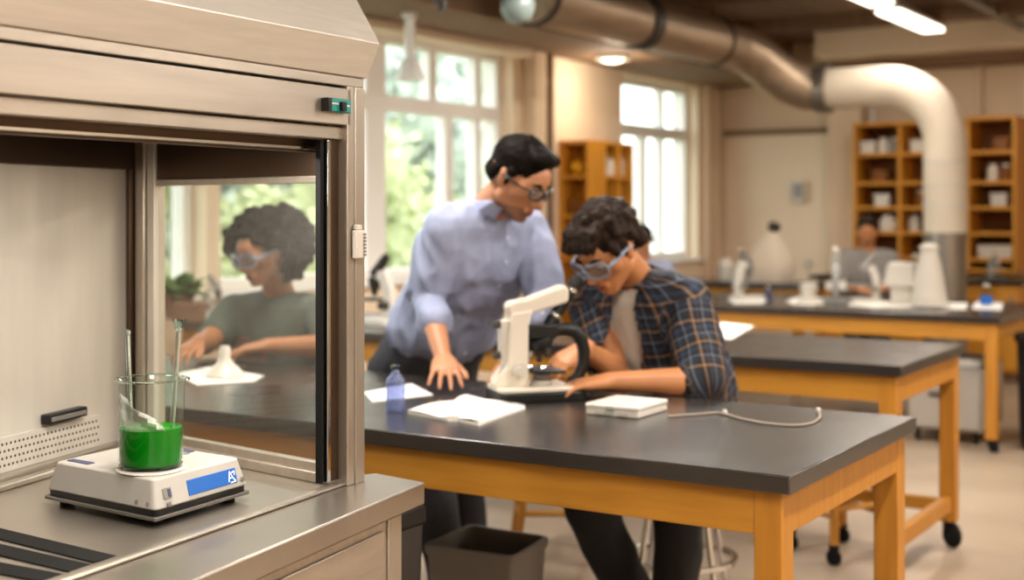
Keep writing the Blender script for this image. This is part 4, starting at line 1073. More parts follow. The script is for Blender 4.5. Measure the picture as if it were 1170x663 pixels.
def coords(me):
    a = np.empty(len(me.vertices) * 3); me.vertices.foreach_get('co', a); return a.reshape(-1, 3)
def setco(me, a): me.vertices.foreach_set('co', a.ravel()); me.update()
def centers(me):
    a = np.empty(len(me.polygons) * 3); me.polygons.foreach_get('center', a); return a.reshape(-1, 3)
def push(me, spots):
    """(centre, radius, shift): soft local push of the surface"""
    a = coords(me)
    for c, r, d in spots:
        w = np.exp(-((a - np.array(c)) ** 2).sum(1) / (r * r)); a += w[:, None] * np.array(d)
    setco(me, a)
def wrinkle(me, amp, freq, squash=(1, 1, 1), seed=0.0, rid=False):
    nv = np.empty(len(me.vertices) * 3); me.vertices.foreach_get('normal', nv); nv = nv.reshape(-1, 3); a = coords(me)
    w = np.empty(len(a))
    for i, p in enumerate(a):
        q = Vector((p[0] * freq * squash[0] + seed, p[1] * freq * squash[1], p[2] * freq * squash[2]))
        v = noise.noise(q)
        w[i] = (1 - 2.4 * abs(v)) if rid else v
    setco(me, a + nv * (w * amp)[:, None])
def regions(me, spots):
    """material slot for the faces within an ellipsoid: (frame, centre, radii, slot)"""
    c = centers(me); idx = np.zeros(len(c), dtype=np.int32); me.polygons.foreach_get('material_index', idx)
    for fr, ctr, rad, slot in spots:
        l = (c - np.array(fr.translation)) @ np.array(fr.to_3x3())
        k = (((l - np.array(ctr)) / np.array(rad)) ** 2).sum(1) < 1
        idx[k] = slot
    me.polygons.foreach_set('material_index', idx)
def place(name, me, mats, origin, parent=None):
    a = coords(me); setco(me, a - np.array(origin))
    o = link(name, me, mats, parent)
    if not parent: o.location = origin
    return o

def frame(c, f, u):
    f = f.normalized(); x = f.cross(u).normalized(); u = x.cross(f)
    m = Matrix((x, f, u)).transposed().to_4x4(); m.translation = c; return m

def head_prims(H, s):
    P = lambda x, y, z: H @ Vector((x * s, y * s, z * s)); R3 = H.to_3x3()
    E = lambda x, y, z, rx, ry, rz: [(P(x, y, z), (rx * s, ry * s, rz * s), R3)]
    S = lambda *l: [(P(*p[:3]), p[3] * s) for p in l]
    out = [E(0, -.014, .034, .074, .095, .082),
           S((0, .046, .036, .050), (-.036, .040, -.012, .036), (.036, .040, -.012, .036), (0, .058, -.052, .030)),
           S((-.046, .004, -.052, .022), (.046, .004, -.052, .022), (-.016, .062, -.090, .017), (.016, .062, -.090, .017), (-.046, .022, -.012, .026), (.046, .022, -.012, .026)),
           S((0, .089, .010, .0075), (0, .110, -.030, .0100), (0, .092, -.036, .012)),
           S((-.012, .092, -.036, .0085), (.012, .092, -.036, .0085)),
           S((-.034, .080, .022, .010), (.034, .080, .022, .010), (0, .088, .022, .009)),
           S((-.020, .082, -.060, .0065), (.020, .082, -.060, .0065), (0, .091, -.058, .0065)),
           S((-.017, .082, -.069, .007), (.017, .082, -.069, .007), (0, .090, -.070, .0075)),
           S((-.008, .072, -.094, .013), (.008, .072, -.094, .013))]
    for k in (-1, 1):
        out.append(S((k * .073, .004, .004, .007), (k * .079, -.012, .016, .007), (k * .078, -.010, -.006, .008), (k * .074, -.002, -.026, .006), (k * .070, -.004, -.004, .011)))
    return out

def hand_prims(w, fwd, back, side, s=1.0, curl=(14, 16, 18, 20), spread=1.0, thumb=0.0):
    f = fwd.normalized(); x = f.cross(back).normalized(); z = x.cross(f); t = -side      # side +1: right hand
    P = lambda a, b, c: w + (x * a + f * b + z * c) * s
    out = [[(P(0, -.01, 0), .0255 * s), (P(t * .020, .018, -.002), .019 * s), (P(-t * .020, .018, -.002), .017 * s), (P(t * .030, .080, .002), .0125 * s), (P(-t * .031, .072, .0), .0115 * s), (P(0, .085, .003), .013 * s)]]
    for i, (ox, oy, L, r) in enumerate(((.0315, .086, .074, .0088), (.0105, .092, .083, .009), (-.0105, .089, .076, .0086), (-.0315, .079, .060, .0078))):
        p = P(t * ox, oy, .001); yaw = t * (6, 1, -4, -10)[i] * spread; a = math.radians(yaw); d2 = f * math.cos(a) + x * math.sin(a); pit = 0.0
        for k, (q, rr_) in enumerate(((.44, 1.0), (.31, .92), (.25, .82))):
            pit += math.radians(curl[i] * (.75, 1.2, .9)[k]); d = d2 * math.cos(pit) - z * math.sin(pit); e = p + d * L * q * s
            out.append([(p, r * rr_ * s * 1.04), (e, r * rr_ * .93 * s)]); p = e
    a0, a1, a2, a3 = P(t * .020, .012, -.006), P(t * (.042 - .008 * thumb), .040, -.012), P(t * (.056 - .016 * thumb), .068, -.016 - .006 * thumb), P(t * (.060 - .026 * thumb), .092, -.019 - .012 * thumb)
    out += [[(a0, .017 * s), (a1, .0135 * s)], [(a1, .0130 * s), (a2, .0108 * s)], [(a2, .0108 * s), (a3, .0088 * s)]]
    return out

def torso_prims(J, inf=0.0, w=1.0, lift=0.0, hem=0.0):
    hR, hL, sR, sL, nk = J['hipR'], J['hipL'], J['shR'], J['shL'], J['neck']
    hm, sm = (hR + hL) / 2, (sR + sL) / 2; upv = (sm - hm).normalized()
    lh = (hR - hL).normalized(); ls = (sR - sL).normalized()
    hm = hm + upv * lift
    lv = lambda u: (lh * (1 - u) + ls * u).normalized()
    b = J.get('belly', Vector()); ctr = lambda u: hm.lerp(sm, u) + b * (4 * u * (1 - u))
    hip = [(hm + lh * .085 * w, .098 + inf), (hm - lh * .085 * w, .098 + inf)]
    if hem: hip += [(hm - upv * hem + lh * .09 * w, .085 + inf), (hm - upv * hem - lh * .09 * w, .085 + inf)]
    wa = [(ctr(.34) + lv(.3) * .070 * w, .092 + inf), (ctr(.34) - lv(.3) * .070 * w, .092 + inf)]
    ch = [(ctr(.74) + lv(.8) * .085 * w, .108 * w + inf), (ctr(.74) - lv(.8) * .085 * w, .108 * w + inf)]
    sh = [(sR + (sL - sR) * .10, .058 + inf), (sL + (sR - sL) * .10, .058 + inf), (nk - upv * .035, .058 + inf * .4)]
    out = [hip + wa, wa + ch, ch + sh]
    return out

def limb(a, ra, b, rb, c=None, rc=None):
    o = [[(a, ra), (b, rb)]]
    if c is not None: o.append([(b, rb), (c, rc)])
    return o

def spectacles(H, s, body, kind, name, m):
    P = lambda x, y, z: H @ Vector((x * s, y * s, z * s))
    big = kind == 'goggles'
    lw, lh, fr_ = (.034, .024, .0032) if big else (.027, .017, .0020)
    fm = MB(); lens = []
    for k in (-1, 1):
        cx = k * (.036 if big else .032); pts = []
        for i in range(20):
            a = 2 * PI * i / 20; ca, sa = math.cos(a), math.sin(a)
            ex_ = abs(ca) ** .6 * (1 if ca > 0 else -1) * lw; ez = abs(sa) ** .7 * (1 if sa > 0 else -1) * lh
            xx = cx + ex_; pts.append((xx, .106 - abs(xx) ** 1.6 * 1.6 - (.0 if not big else -.004), .004 + ez))
        W = [P(*p) for p in pts]; fm.tube(W + [W[0]], fr_ * s, 8, cap=False); lens.append(W)
        e = k * (lw + abs(cx)); yy = .106 - abs(e) ** 1.6 * 1.6
        if big:
            fm.tube([P(e * .98, yy, .006), P(k * .082, .060, .010), P(k * .085, .0, .010), P(k * .083, -.020, .0)], [.0055 * s, .007 * s, .005 * s, .003 * s], 8)
        else:
            fm.tube([P(e, yy, .010), P(k * .079, .055, .010), P(k * .083, .0, .010), P(k * .081, -.022, -.004)], [.0028 * s, .003 * s, .003 * s, .002 * s], 8)
    fm.tube([P(-.010, .108, .008), P(0, .114, .010), P(.010, .108, .008)], fr_ * 1.2 * s, 8)
    o = fm.build(name, m, body, world=True)
    for W in lens:
        mb = MB(); n = len(W); c = sum(W, Vector()) / n + (H.to_3x3() @ Vector((0, .003, 0)))
        mb.mesh_add(W + [c], [(i, (i + 1) % n, n) for i in range(n)]); l = mb.build('lens', M['lens'], body, world=True, solid=.0012); l.parent = o
    return o

def eyes(H, s, body, iris):
    P = lambda x, y, z: H @ Vector((x * s, y * s, z * s)); R3 = H.to_3x3()
    for k in (-1, 1):
        mb = MB(); mb.ball(P(k * .031, .0745, .003), (.0125 * s, .012 * s, .0085 * s), 14, R3)
        mb.use(1).ball(P(k * .031, .0815, -.0005), (.0062 * s, .0058 * s, .0055 * s), 12, R3)
        mb.build('eye', [M['eye'], iris], body, world=True)
    for k in (-1, 1):
        mb = MB(); mb.tube([P(k * .014, .093, .025), P(k * .030, .092, .031), P(k * .048, .078, .027)], [.0035 * s, .0042 * s, .0022 * s], 8)
        mb.build('eyebrow', iris, body, world=True)

def figure(label, J, skin, lip, origin, vox=.0045, stub=False, legs=True):
    H, s = J['head'], J['hs']
    pr = torso_prims(J) + head_prims(H, s)
    nb = J['neck']; hc = H @ Vector((0, -.022 * s, -.060 * s))
    pr.append([(nb, .060), (hc, .052 * s)]); pr.append([(nb - UP * .03, .062), (nb, .058)])
    for k in 'RL':
        if 'el' + k in J:
            sh, el, wr = J['sh' + k], J['el' + k], J['wr' + k]
            pr += [[(sh, .052), (el, .040)], [(el, .041), (el.lerp(wr, .3), .040), (wr, .026)]]
            hp = J['hand' + k]
            pr += hand_prims(wr, hp['f'], hp['b'], 1 if k == 'R' else -1, hp.get('s', 1), hp.get('curl', (14, 16, 18, 20)), hp.get('spread', 1), hp.get('thumb', 0))
        if legs:
            hp_, kn, an = J['hip' + k], J['kn' + k], J['an' + k]
            pr += limb(hp_, .080, kn, .055, an, .036); tf = J['toe']
            pr.append([(an - UP * .02, .034), (an + tf * .13 - UP * .045, .026)])
    me = fuse(pr, vox, 4)
    P = lambda x, y, z: H @ Vector((x * s, y * s, z * s)); fv = H.to_3x3() @ Vector((0, 1, 0)); uv = H.to_3x3() @ Vector((0, 0, 1))
    push(me, [(P(k * .031, .088, .003), .013 * s, -fv * .009 * s) for k in (-1, 1)] + [(P(0, .1, -.0645), .006 * s, -fv * .003 * s)] + [(P(k * .045, .06, -.04), .02 * s, -fv * .004 * s) for k in (-1, 1)])
    mats = [skin, lip]
    sp_ = []
    if stub:
        mats.append(M['stubble']); sp_ += [(H, (0, .045 * s, -.088 * s), (.062 * s, .070 * s, .040 * s), 2)]
    sp_.append((H, (0, .095 * s, -.0645 * s), (.021 * s, .03 * s, .0105 * s), 1))
    for m in mats: pass
    regions(me, sp_)
    o = place('person', me, mats, origin); tag(o, label, 'person')
    return o

def cloth(name, prims, vox, m, body, origin, sm=6, wr=((.006, 14, (1, 1, 1), False),)):
    me = fuse(prims, vox, sm)
    for i, (a, f, sq, rid) in enumerate(wr): wrinkle(me, a, f, sq, 3.7 * i, rid)
    return me

def leg_cloth(J, inf, rise=.06):
    pr = []
    hm = (J['hipR'] + J['hipL']) / 2
    for k in 'RL':
        h_, kn, an = J['hip' + k], J['kn' + k], J['an' + k]; a2 = kn.lerp(an, .93)
        pr += [[(h_, .088 + inf), (kn, .060 + inf)], [(kn, .061 + inf), (kn.lerp(an, .35), .060 + inf), (a2, .050 + inf)]]
    sd = ((J['shR'] + J['shL']) / 2 - hm).normalized() * rise
    pr.append([(J['hipR'], .096 + inf), (J['hipL'], .096 + inf)] + [(J['hipR'] * .85 + hm * .15 + sd, .093 + inf), (J['hipL'] * .85 + hm * .15 + sd, .093 + inf)])
    return pr

def shoes(J, body):
    for k in 'RL':
        an = J['an' + k]; tf = J['toe']
        me = fuse([[(an - UP * .01, .046), (an - UP * .045 - tf * .03, .036)], [(an - UP * .045 - tf * .03, .036), (an - UP * .05 + tf * .07, .036), (an - UP * .055 + tf * .15, .030)]], .007, 5)
        o = link('shoe', me, M['shoe'], body); setco(me, coords(me) - np.array(body.location))

def hairmass(name, H, s, blobs, m, body, vox, amp, freq, smooth=3):
    """blobs: list of hulls in head coordinates"""
    R3 = H.to_3x3(); pr = []
    for b in blobs:
        pr.append([(H @ (Vector(p[:3]) * s), (tuple(v * s for v in p[3]) if isinstance(p[3], tuple) else p[3] * s), R3) for p in b])
    me = fuse(pr, vox, smooth); wrinkle(me, amp, freq, (1, 1, 1), 1.3); wrinkle(me, amp * .6, freq * 2.6, (1, 1, 1), 5.1)
    setco(me, coords(me) - np.array(body.location))
    return link(name, me, m, body)

def seat_on(me_obj, p, d):
    """nearest surface point of a mesh seen from p along d (world)"""
    me = me_obj.data; off = basis(me_obj).translation
    bvh = BVHTree.FromPolygons([v.co + off for v in me.vertices], [pl.vertices[:] for pl in me.polygons])
    h = bvh.ray_cast(p, d); return h[0], h[1]

# ---------------------------------------------------------------- the standing man
def head_frame(c, fh, tilt, roll=0.0):
    fh = dirw(*fh); a = math.radians(tilt); f = fh * math.cos(a) - UP * math.sin(a); u = UP * math.cos(a) + fh * math.sin(a)
    if roll: u = Matrix.Rotation(math.radians(roll), 3, f) @ u
    return frame(c, f, u)
J = dict(hipR=C(454, 432, 4.43), hipL=C(507, 432, 4.57), shR=C(512, 262, 4.06), shL=C(600, 262, 4.30), neck=C(558, 240, 4.16),
         head=head_frame(C(592, 204, 4.06), (.84, -.54, 0), 33), hs=1.04,
         elR=C(489, 342, 4.10), wrR=C(507, 420, 3.90) + UP * .022, handR=dict(f=dirw(.10, -.97, -.28), b=UP, curl=(9, 8, 9, 12), spread=1.7, s=1.02),
         elL=C(624, 340, 4.18), wrL=C(598, 402, 4.02), handL=dict(f=dirw(-.5, -.7, -.45), b=UP, curl=(10, 10, 12, 14)),
         knR=C(497, 565, 4.36), anR=C(514, 682, 4.36), knL=C(528, 560, 4.60), anL=C(540, 665, 4.62), toe=dirw(.5, -.85))
JM = J
org = Vector((C(515, 500, 4.45).x, C(515, 500, 4.45).y, 0))
man = figure('standing man in a light blue shirt and glasses, leaning one hand on the bench', J, M['skin_m'], M['lip'], org, stub=True)
me = cloth('shirt', torso_prims(J, .016, 1.04, lift=.225) + [[(J['shR'], .070), (J['shR'].lerp(J['elR'], .6), .060), (J['elR'], .056)], [(J['elR'], .056), (J['elR'].lerp(J['wrR'], .28), .052)],
        [(J['elR'].lerp(J['wrR'], .18), .056), (J['elR'].lerp(J['wrR'], .36), .054)],
        [(J['shL'], .073), (J['elL'], .058)], [(J['elL'], .058), (J['elL'].lerp(J['wrL'], .45), .052)]], .007, None, man, org, 7,
        ((.011, 8, (1, 1, .7), True), (.007, 15, (1.3, 1, .6), True)))
shirt = place('shirt', me, M['shirt'], org, man)
# collar, placket buttons
nk = J['neck']; Ft = (J['shR'] - J['shL']).cross(UP).normalized(); Ft = Ft if Ft.dot(dirw(.7, -.7)) > 0 else -Ft
Lt = (J['shR'] - J['shL']).normalized(); ax = (J['head'].translation - nk).normalized()
col = []
def cpt(a, r, h): return nk + (Ft * math.cos(a) + Lt * math.sin(a)) * r + ax * h
for k in range(14):
    a0, a1 = .35 + (2 * PI - .7) * k / 14, .35 + (2 * PI - .7) * (k + 1) / 14
    col.append([(cpt(a0, .070, .045), .005), (cpt(a1, .070, .045), .005), (cpt(a0, .084, .0), .006), (cpt(a1, .084, .0), .006)])
for sg in (-1, 1):
    col.append([(cpt(sg * .35, .074, .045), .005), (cpt(sg * .95, .078, .040), .005), (cpt(sg * .40, .118, -.045), .005), (cpt(sg * 1.1, .095, -.01), .006)])
me = fuse(col, .0045, 3); setco(me, coords(me) - np.array(org)); o = link('collar', me, M['shirt'], man); o.parent = shirt
hm = (J['hipR'] + J['hipL']) / 2; sm_ = (J['shR'] + J['shL']) / 2
for k in range(6):
    p = hm.lerp(sm_, .95 - k * .15); h = seat_on(shirt, p + Ft * .6, -Ft)
    if h[0]:
        o = MB().lathe([(0, 0), (.0055, 0), (.0055, .002), (0, .0025)], h[0], 12, axis=h[1]).build('button', M['button'], man, world=True); o.parent = shirt
me = cloth('trousers', leg_cloth(J, .012, .14), .010, None, man, org, 6, ((.007, 9, (1, 1, .7), True),))
place('trousers', me, M['trouser'], org, man); shoes(J, man)
man_hair = [[(0, -.016, .048, (.0785, .096, .080))], [(-.046, .056, .094, .019), (.046, .056, .094, .019), (0, .064, .099, .019), (0, -.02, .106, .03)],
            [(-.074, .012, .03, .012), (-.076, .010, -.012, .006)], [(.074, .012, .03, .012), (.076, .010, -.012, .006)],
            [(-.042, -.070, -.010, .024), (.042, -.070, -.010, .024), (0, -.075, .03, .034), (0, -.078, -.040, .018)], [(-.060, -.040, .01, .020), (-.056, -.055, -.015, .018)], [(.060, -.040, .01, .020), (.056, -.055, -.015, .018)]]
hairmass('hair', J['head'], J['hs'], man_hair, M['hair'], man, .0045, .0022, 70)
eyes(J['head'], J['hs'], man, M['hair']); spectacles(J['head'], J['hs'], man, 'glasses', 'eyeglasses', M['gframe'])

# ---------------------------------------------------------------- the seated student at the microscope
J = dict(hipR=C(755, 512, 4.28), hipL=C(802, 518, 4.14), shR=C(676, 340, 4.12), shL=C(783, 346, 3.94), neck=C(728, 322, 4.05),
         head=head_frame(C(695, 285, 3.91), (-.75, -.66, 0), 38), hs=1.04, belly=AWAY * .02,
         elL=C(806, 436, 3.78), wrL=C(694, 436, 3.67), handL=dict(f=dirw(-.95, -.22, -.10), b=UP, curl=(9, 9, 10, 12), spread=.9),
         elR=C(704, 424, 4.0), wrR=C(668, 399, 3.84), handR=dict(f=dirw(-.80, -.42, -.40), b=dirw(.1, -.3, .95), curl=(34, 36, 38, 40), thumb=.6),
         knL=C(778, 566, 3.74), anL=C(768, 716, 3.82), knR=C(672, 578, 3.76), anR=C(738, 712, 4.02), toe=dirw(-.4, -.9))
org = Vector((C(760, 520, 4.15).x, C(760, 520, 4.15).y, 0))
boy = figure('seated student in a plaid shirt and clear goggles looking into the microscope', J, M['skin_b'], M['lip'], org)
me = fuse(torso_prims(J, .007, 1.0), .008, 5); wrinkle(me, .004, 14, (1, 1, .6), 2, True); tee = place('tee_shirt', me, M['tee'], org, boy)
sl = []
for k in 'RL':
    s_, e_, w_ = J['sh' + k], J['el' + k], J['wr' + k]
    sl += [[(s_, .076), (s_.lerp(e_, .6), .068), (e_.lerp(s_, .02), .062)], [(e_.lerp(s_, .08), .064), (e_.lerp(w_, .10 if k == 'L' else .50), .058 if k == 'L' else .048)]]
hemx = (J['hipL'] - J['hipR']).normalized()
bk_ = [[(J['hipL'] + hemx * .055 + UP * .10, .085), (J['hipR'].lerp(J['hipL'], .4) + UP * .10, .09), (J['shL'].lerp(J['hipL'], .45) + hemx * .02, .10)]]
me = fuse(torso_prims(J, .026, 1.08, hem=.03) + sl + bk_, .0075, 7); wrinkle(me, .010, 9, (1, 1, .7), 1, True); wrinkle(me, .005, 18, (1, 1, .7), 4, True)
hm = (J['hipR'] + J['hipL']) / 2; sm_ = (J['shR'] + J['shL']) / 2; Ut = (sm_ - hm).normalized(); Lt = (J['shL'] - J['shR']).normalized(); Ft = Lt.cross(Ut).normalized()
if Ft.dot(dirw(-.45, -.85)) < 0: Ft = -Ft
Lt = Ut.cross(Ft).normalized()          # towards his left or right, orthogonal
a = coords(me) - np.array(hm); tor = np.stack([a @ np.array(Lt), a @ np.array(Ft), a @ np.array(Ut)], 1); hgt = (sm_ - hm).length
weave = np.zeros((len(a), 3)); best = np.full(len(a), 9.0)
def seg(a0, b0):
    d = np.array(b0 - a0); L = np.linalg.norm(d); d = d / L; r = coords(me) - np.array(a0); t_ = r @ d
    return np.clip(t_, 0, L), np.linalg.norm(r - np.clip(t_, 0, L)[:, None] * d, axis=1), d, r
weave[:, 0] = np.arctan2(tor[:, 0], tor[:, 1]) * .145; weave[:, 1] = tor[:, 2]
for k in 'RL':
    s_, e_, w_ = J['sh' + k], J['el' + k], J['wr' + k]
    t1, d1, dv, r = seg(s_, e_); side_ = np.array((e_ - s_).cross(UP).normalized()); up2 = np.cross(dv, side_)
    inn = (d1 < .088) & (t1 > .035)
    if k == 'L' or True:
        weave[inn, 0] = np.arctan2(r[inn] @ side_, r[inn] @ up2) * .07; weave[inn, 1] = t1[inn] + .02
at2 = me.attributes.new('weave', 'FLOAT_VECTOR', 'POINT'); at2.data.foreach_set('vector', weave.ravel())
bm = bmesh.new(); bm.from_mesh(me); kill = []
for f in bm.faces:
    c = f.calc_center_median() - hm; x, y, z = c.dot(Lt), c.dot(Ft), c.dot(Ut)
    if y > .02 and abs(x) < .040 + .016 * max(0, (z / hgt - .55)) + .010 * math.sin(z * 30) and z < hgt * 1.12: kill.append(f)
bmesh.ops.delete(bm, geom=kill, context='FACES'); bm.to_mesh(me); bm.free()
ps = place('plaid_shirt', me, M['plaid'], org, boy)
md = ps.modifiers.new('cloth', 'SOLIDIFY'); md.thickness = .004; md.offset = -1
nk = J['neck']; ax = (J['head'].translation - nk).normalized(); col = []
def cpt(a, r, h): return nk + (Ft * math.cos(a) + Lt * math.sin(a)) * r + ax * h
for k in range(14):
    a0, a1 = .7 + (2 * PI - 1.4) * k / 14, .7 + (2 * PI - 1.4) * (k + 1) / 14
    col.append([(cpt(a0, .078, .030), .006), (cpt(a1, .078, .030), .006), (cpt(a0, .098, -.012), .006), (cpt(a1, .098, -.012), .006)])
for sg in (-1, 1):
    col.append([(cpt(sg * .7, .080, .030), .006), (cpt(sg * 1.2, .085, .028), .006), (cpt(sg * .55, .135, -.085), .006), (cpt(sg * 1.0, .115, -.05), .006)])
me = fuse(col, .005, 3); a = coords(me) - np.array(nk)
wv = np.zeros((len(a), 3)); wv[:, 0] = a @ np.array(Lt); wv[:, 1] = a @ np.array(Ut)
at2 = me.attributes.new('weave', 'FLOAT_VECTOR', 'POINT'); at2.data.foreach_set('vector', wv.ravel())
setco(me, coords(me) - np.array(org)); o = link('collar', me, M['plaid'], boy); o.parent = ps
me = cloth('trousers', leg_cloth(J, .012), .010, None, boy, org, 6, ((.006, 9, (1, 1, .7), True),))
place('jeans', me, M['jean'], org, boy); shoes(J, boy)
rnd = random.Random(11); hb = [[(0, -.020, .048, (.083, .100, .083))]]
for i in range(110):
    th = rnd.uniform(0, 2 * PI); ph = rnd.uniform(-.35, 1.5); d = Vector((math.cos(th) * math.cos(ph), math.sin(th) * math.cos(ph), math.sin(ph)))
    p = Vector((d.x * .078, -.018 + d.y * .098, .050 + d.z * .080))
    if p.y > .045 and p.z < .068: continue
    if abs(p.x) > .05 and p.z < .012 and p.y > -.045: continue
    q = p + Vector((rnd.uniform(-.02, .02), rnd.uniform(-.01, .02), rnd.uniform(-.015, .012)))
    hb.append([(*p, .017), (*q, .012)])
for x in (-.05, -.03, -.012, .008, .028, .048):
    hb.append([(x, .058, .100, .021), (x * 1.1 + .006, .088, .072, .012), (x * 1.1 - .004 * (1 + 40 * x), .096, .060, .006)])
for k in (-1, 1): hb.append([(k * .072, .015, .03, .013), (k * .075, .010, -.008, .006)])
hb.append([(-.05, -.078, -.02, .028), (.05, -.078, -.02, .028), (0, -.085, .03, .035), (0, -.085, -.048, .018)])
hairmass('hair', J['head'], J['hs'], hb, M['hair_b'], boy, .0045, .004, 55, 2)
eyes(J['head'], J['hs'], boy, M['hair']); spectacles(J['head'], J['hs'], boy, 'goggles', 'safety_goggles', M['gclear'])
pm = (J['hipR'] + J['hipL']) / 2
metal_stool('metal stool with chrome legs carrying the student in the plaid shirt', Vector((pm.x, pm.y, 0)), .3, pm.z - .112)

# ---------------------------------------------------------------- the woman behind the side glass
J = dict(hipR=C(298, 482, 4.98), hipL=C(346, 484, 4.86), shR=C(268, 358, 4.90), shL=C(366, 360, 4.72), neck=C(320, 340, 4.84),
         head=head_frame(C(300, 288, 4.72), (-.66, -.75, 0), 20), hs=.98,
         elR=C(236, 392, 4.66), wrR=C(226, 402, 4.43) + UP * .028, handR=dict(f=dirw(-.30, -.92, -.20), b=UP, curl=(20, 20, 22, 24), s=.92, thumb=.5),
         elL=C(384, 396, 4.56), wrL=C(304, 405, 4.42) + UP * .028, handL=dict(f=dirw(-.95, -.25, -.14), b=UP, curl=(16, 18, 20, 22), s=.92, thumb=.5),
         knR=C(285, 510, 4.60), anR=C(290, 640, 4.62), knL=C(335, 512, 4.50), anL=C(330, 645, 4.52), toe=dirw(-.2, -.95))
org = Vector((C(320, 480, 4.9).x, C(320, 480, 4.9).y, 0))
girl = figure('seated woman with big curly hair and goggles behind the hood side glass', J, M['skin_g'], M['lip_g'], org, vox=.005)
sl = []
for k in 'RL':
    s_, e_ = J['sh' + k], J['el' + k]; sl += [[(s_, .068), (s_.lerp(e_, .62), .060)]]
me = fuse(torso_prims(J, .014, .95, hem=.04) + sl, .008, 6); wrinkle(me, .007, 10, (1, 1, .7), 6, True)
hm = (J['hipR'] + J['hipL']) / 2; sm_ = (J['shR'] + J['shL']) / 2; Ut = (sm_ - hm).normalized(); Rt = (J['shR'] - J['shL']).normalized(); Ft = Ut.cross(Rt).normalized()
if Ft.dot(dirw(-.3, -.95)) < 0: Ft = -Ft
c = centers(me) - np.array(hm); idx = np.zeros(len(c), dtype=np.int32)
for i, p in enumerate(c):
    x, y, z = p @ np.array(Rt), p @ np.array(Ft), p @ np.array(Ut)
    if y > .03 and (x / .085) ** 2 + ((z - .72 * (sm_ - hm).length) / .055) ** 2 < 1 and noise.noise(Vector((x * 28, z * 45, 3))) > -.02: idx[i] = 1
me.polygons.foreach_set('material_index', idx)
place('tee_shirt', me, [M['tee_g'], M['print']], org, girl)
me = cloth('trousers', leg_cloth(J, .010), .012, None, girl, org, 6, ((.006, 9, (1, 1, .7), True),)); place('trousers', me, M['jean'], org, girl); shoes(J, girl)
rnd = random.Random(5); hb = [[(0, -.045, .055, (.105, .105, .095))]]
for i in range(520):
    d = Vector((rnd.gauss(0, 1), rnd.gauss(0, 1), rnd.gauss(0, 1))).normalized()
    rad = rnd.uniform(.72, 1.0)
    p = Vector((d.x * .170, -.045 + d.y * .145, .022 + d.z * (.125 if d.z > 0 else .150)) ) * 1.0
    p = Vector((0, -.045, .03)) + (p - Vector((0, -.045, .03))) * rad
    if p.y > .020 and p.z < .060 and abs(p.x) < .075: continue
    if p.x < .02 and p.y > -.030 and p.z < .050: continue
    if p.y > .05 and abs(p.x) < .080 and p.z < .075: continue
    if p.y > .075: continue
    if p.z < -.05 and p.y > -.02 and abs(p.x) < .09: continue
    hb.append([(*p, rnd.uniform(.016, .028))])
hairmass('hair', J['head'], J['hs'], hb, M['hair_g'], girl, .0065, .008, 45, 1)
eyes(J['head'], J['hs'], girl, M['hair']); spectacles(J['head'], J['hs'], girl, 'goggles', 'safety_goggles', M['gclear'])
pm = (J['hipR'] + J['hipL']) / 2
metal_stool('metal stool carrying the woman with curly hair', Vector((pm.x, pm.y, 0)), .1, pm.z - .112)

# ---------------------------------------------------------------- two people far behind
def far_person(label, hx_, hy_, t, fh, shirt_m, hair_m, skin):
    k = FPX / t
    J = dict(head=head_frame(C(hx_, hy_, t), fh, 18), hs=.95, neck=C(hx_, hy_ + .155 * k, t + .03), shR=C(hx_ - .17 * k, hy_ + .20 * k, t + .02), shL=C(hx_ + .17 * k, hy_ + .20 * k, t + .02),
             hipR=C(hx_ - .09 * k, hy_ + .66 * k, t + .10), hipL=C(hx_ + .09 * k, hy_ + .66 * k, t + .10),
             elR=C(hx_ - .20 * k, hy_ + .44 * k, t - .08), wrR=C(hx_ - .08 * k, hy_ + .42 * k, t - .26), elL=C(hx_ + .22 * k, hy_ + .44 * k, t - .08), wrL=C(hx_ + .10 * k, hy_ + .41 * k, t - .26),
             handR=dict(f=dirw(.3, -.9, -.05), b=UP), handL=dict(f=dirw(-.3, -.9, -.05), b=UP),
             knR=C(hx_ - .10 * k, hy_ + .70 * k, t - .30), knL=C(hx_ + .10 * k, hy_ + .70 * k, t - .30), anR=C(hx_ - .10 * k, hy_ + 1.05 * k, t - .30), anL=C(hx_ + .10 * k, hy_ + 1.05 * k, t - .30), toe=dirw(0, -1))
    fz = J['anR'].z - .09
    for n_ in ('anR', 'anL'): J[n_].z = .09
    org = Vector((J['hipR'].lerp(J['hipL'], .5).x, J['hipR'].lerp(J['hipL'], .5).y, 0))
    p = figure(label, J, skin, M['lip'], org, vox=.010)
    sl = [[(J['sh' + q], .066), (J['el' + q], .056)] for q in 'RL'] + [[(J['el' + q], .055), (J['el' + q].lerp(J['wr' + q], .6), .046)] for q in 'RL']
    place('shirt', fuse(torso_prims(J, .014, 1, hem=.03) + sl, .012, 5), shirt_m, org, p)
    place('trousers', fuse(leg_cloth(J, .010), .014, 4), M['jean'], org, p); shoes(J, p)
    hairmass('hair', J['head'], J['hs'], man_hair, hair_m, p, .009, .003, 50)
    pm = J['hipR'].lerp(J['hipL'], .5)
    return pm
pm = far_person('blurred seated person far back before the amber wall shelves', 991, 264, 9.75, (-.3, -.95, 0), M['greyknit'], M['hair_b'], M['skin_b'])
metal_stool('metal stool under the person before the amber wall shelves', Vector((pm.x, pm.y, 0)), .2, pm.z - .112)
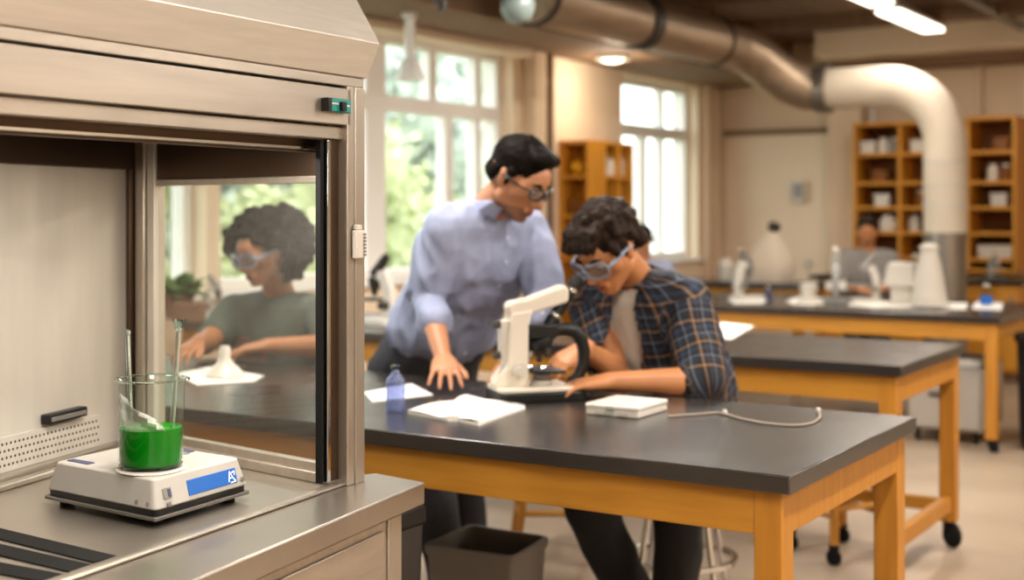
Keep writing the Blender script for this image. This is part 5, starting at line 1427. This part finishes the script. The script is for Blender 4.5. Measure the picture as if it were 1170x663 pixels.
pm = far_person('blurred seated person mostly hidden behind the head of the plaid-shirted student', 733, 276, 9.2, (-.6, -.8, 0), M['shirt'], M['hair'], M['skin_m'])
metal_stool('metal stool under the person hidden behind the student', Vector((pm.x, pm.y, 0)), .2, pm.z - .112)

# ================================================================= LIGHT, SKY, CAMERA
w = bpy.data.worlds.new('sky'); SC.world = w; w.use_nodes = True
nt = w.node_tree; bg = nt.nodes['Background']
tc = nt.nodes.new('ShaderNodeTexCoord'); sx = nt.nodes.new('ShaderNodeSeparateXYZ'); rp = nt.nodes.new('ShaderNodeValToRGB')
rp.color_ramp.elements[0].position = .45; rp.color_ramp.elements[0].color = (.86, .90, .88, 1)
rp.color_ramp.elements[1].position = .75; rp.color_ramp.elements[1].color = (.95, .98, 1, 1)
mr = nt.nodes.new('ShaderNodeMapRange'); mr.inputs['From Min'].default_value = -1
nt.links.new(tc.outputs['Generated'], sx.inputs[0]); nt.links.new(sx.outputs['Z'], mr.inputs['Value']); nt.links.new(mr.outputs[0], rp.inputs[0]); nt.links.new(rp.outputs[0], bg.inputs['Color'])
bg.inputs['Strength'].default_value = 4.0
cam = bpy.data.cameras.new('camera'); co = bpy.data.objects.new('camera', cam); COL.objects.link(co); SC.camera = co
co.location = (0, 0, EYE); co.rotation_euler = (math.radians(90), 0, YAW)
cam.sensor_width = 36; cam.lens = FPX / 1170 * 36; cam.shift_y = -(331.5 - HOR) / 1170
cam.clip_start = .05; cam.clip_end = 200
cam.dof.use_dof = True; cam.dof.focus_distance = 2.32; cam.dof.aperture_fstop = 2.7; cam.dof.aperture_blades = 0
vs_ = SC.view_settings; vs_.view_transform = 'Standard'; vs_.look = 'None'; vs_.gamma = 1; vs_.use_curve_mapping = False; vs_.exposure = 0.16
SC.cycles.use_denoising = True
SC.cycles.max_bounces = 12; SC.cycles.transparent_max_bounces = 24; SC.cycles.transmission_bounces = 12; SC.cycles.sample_clamp_indirect = 6
SC.cycles.caustics_reflective = False; SC.cycles.caustics_refractive = False
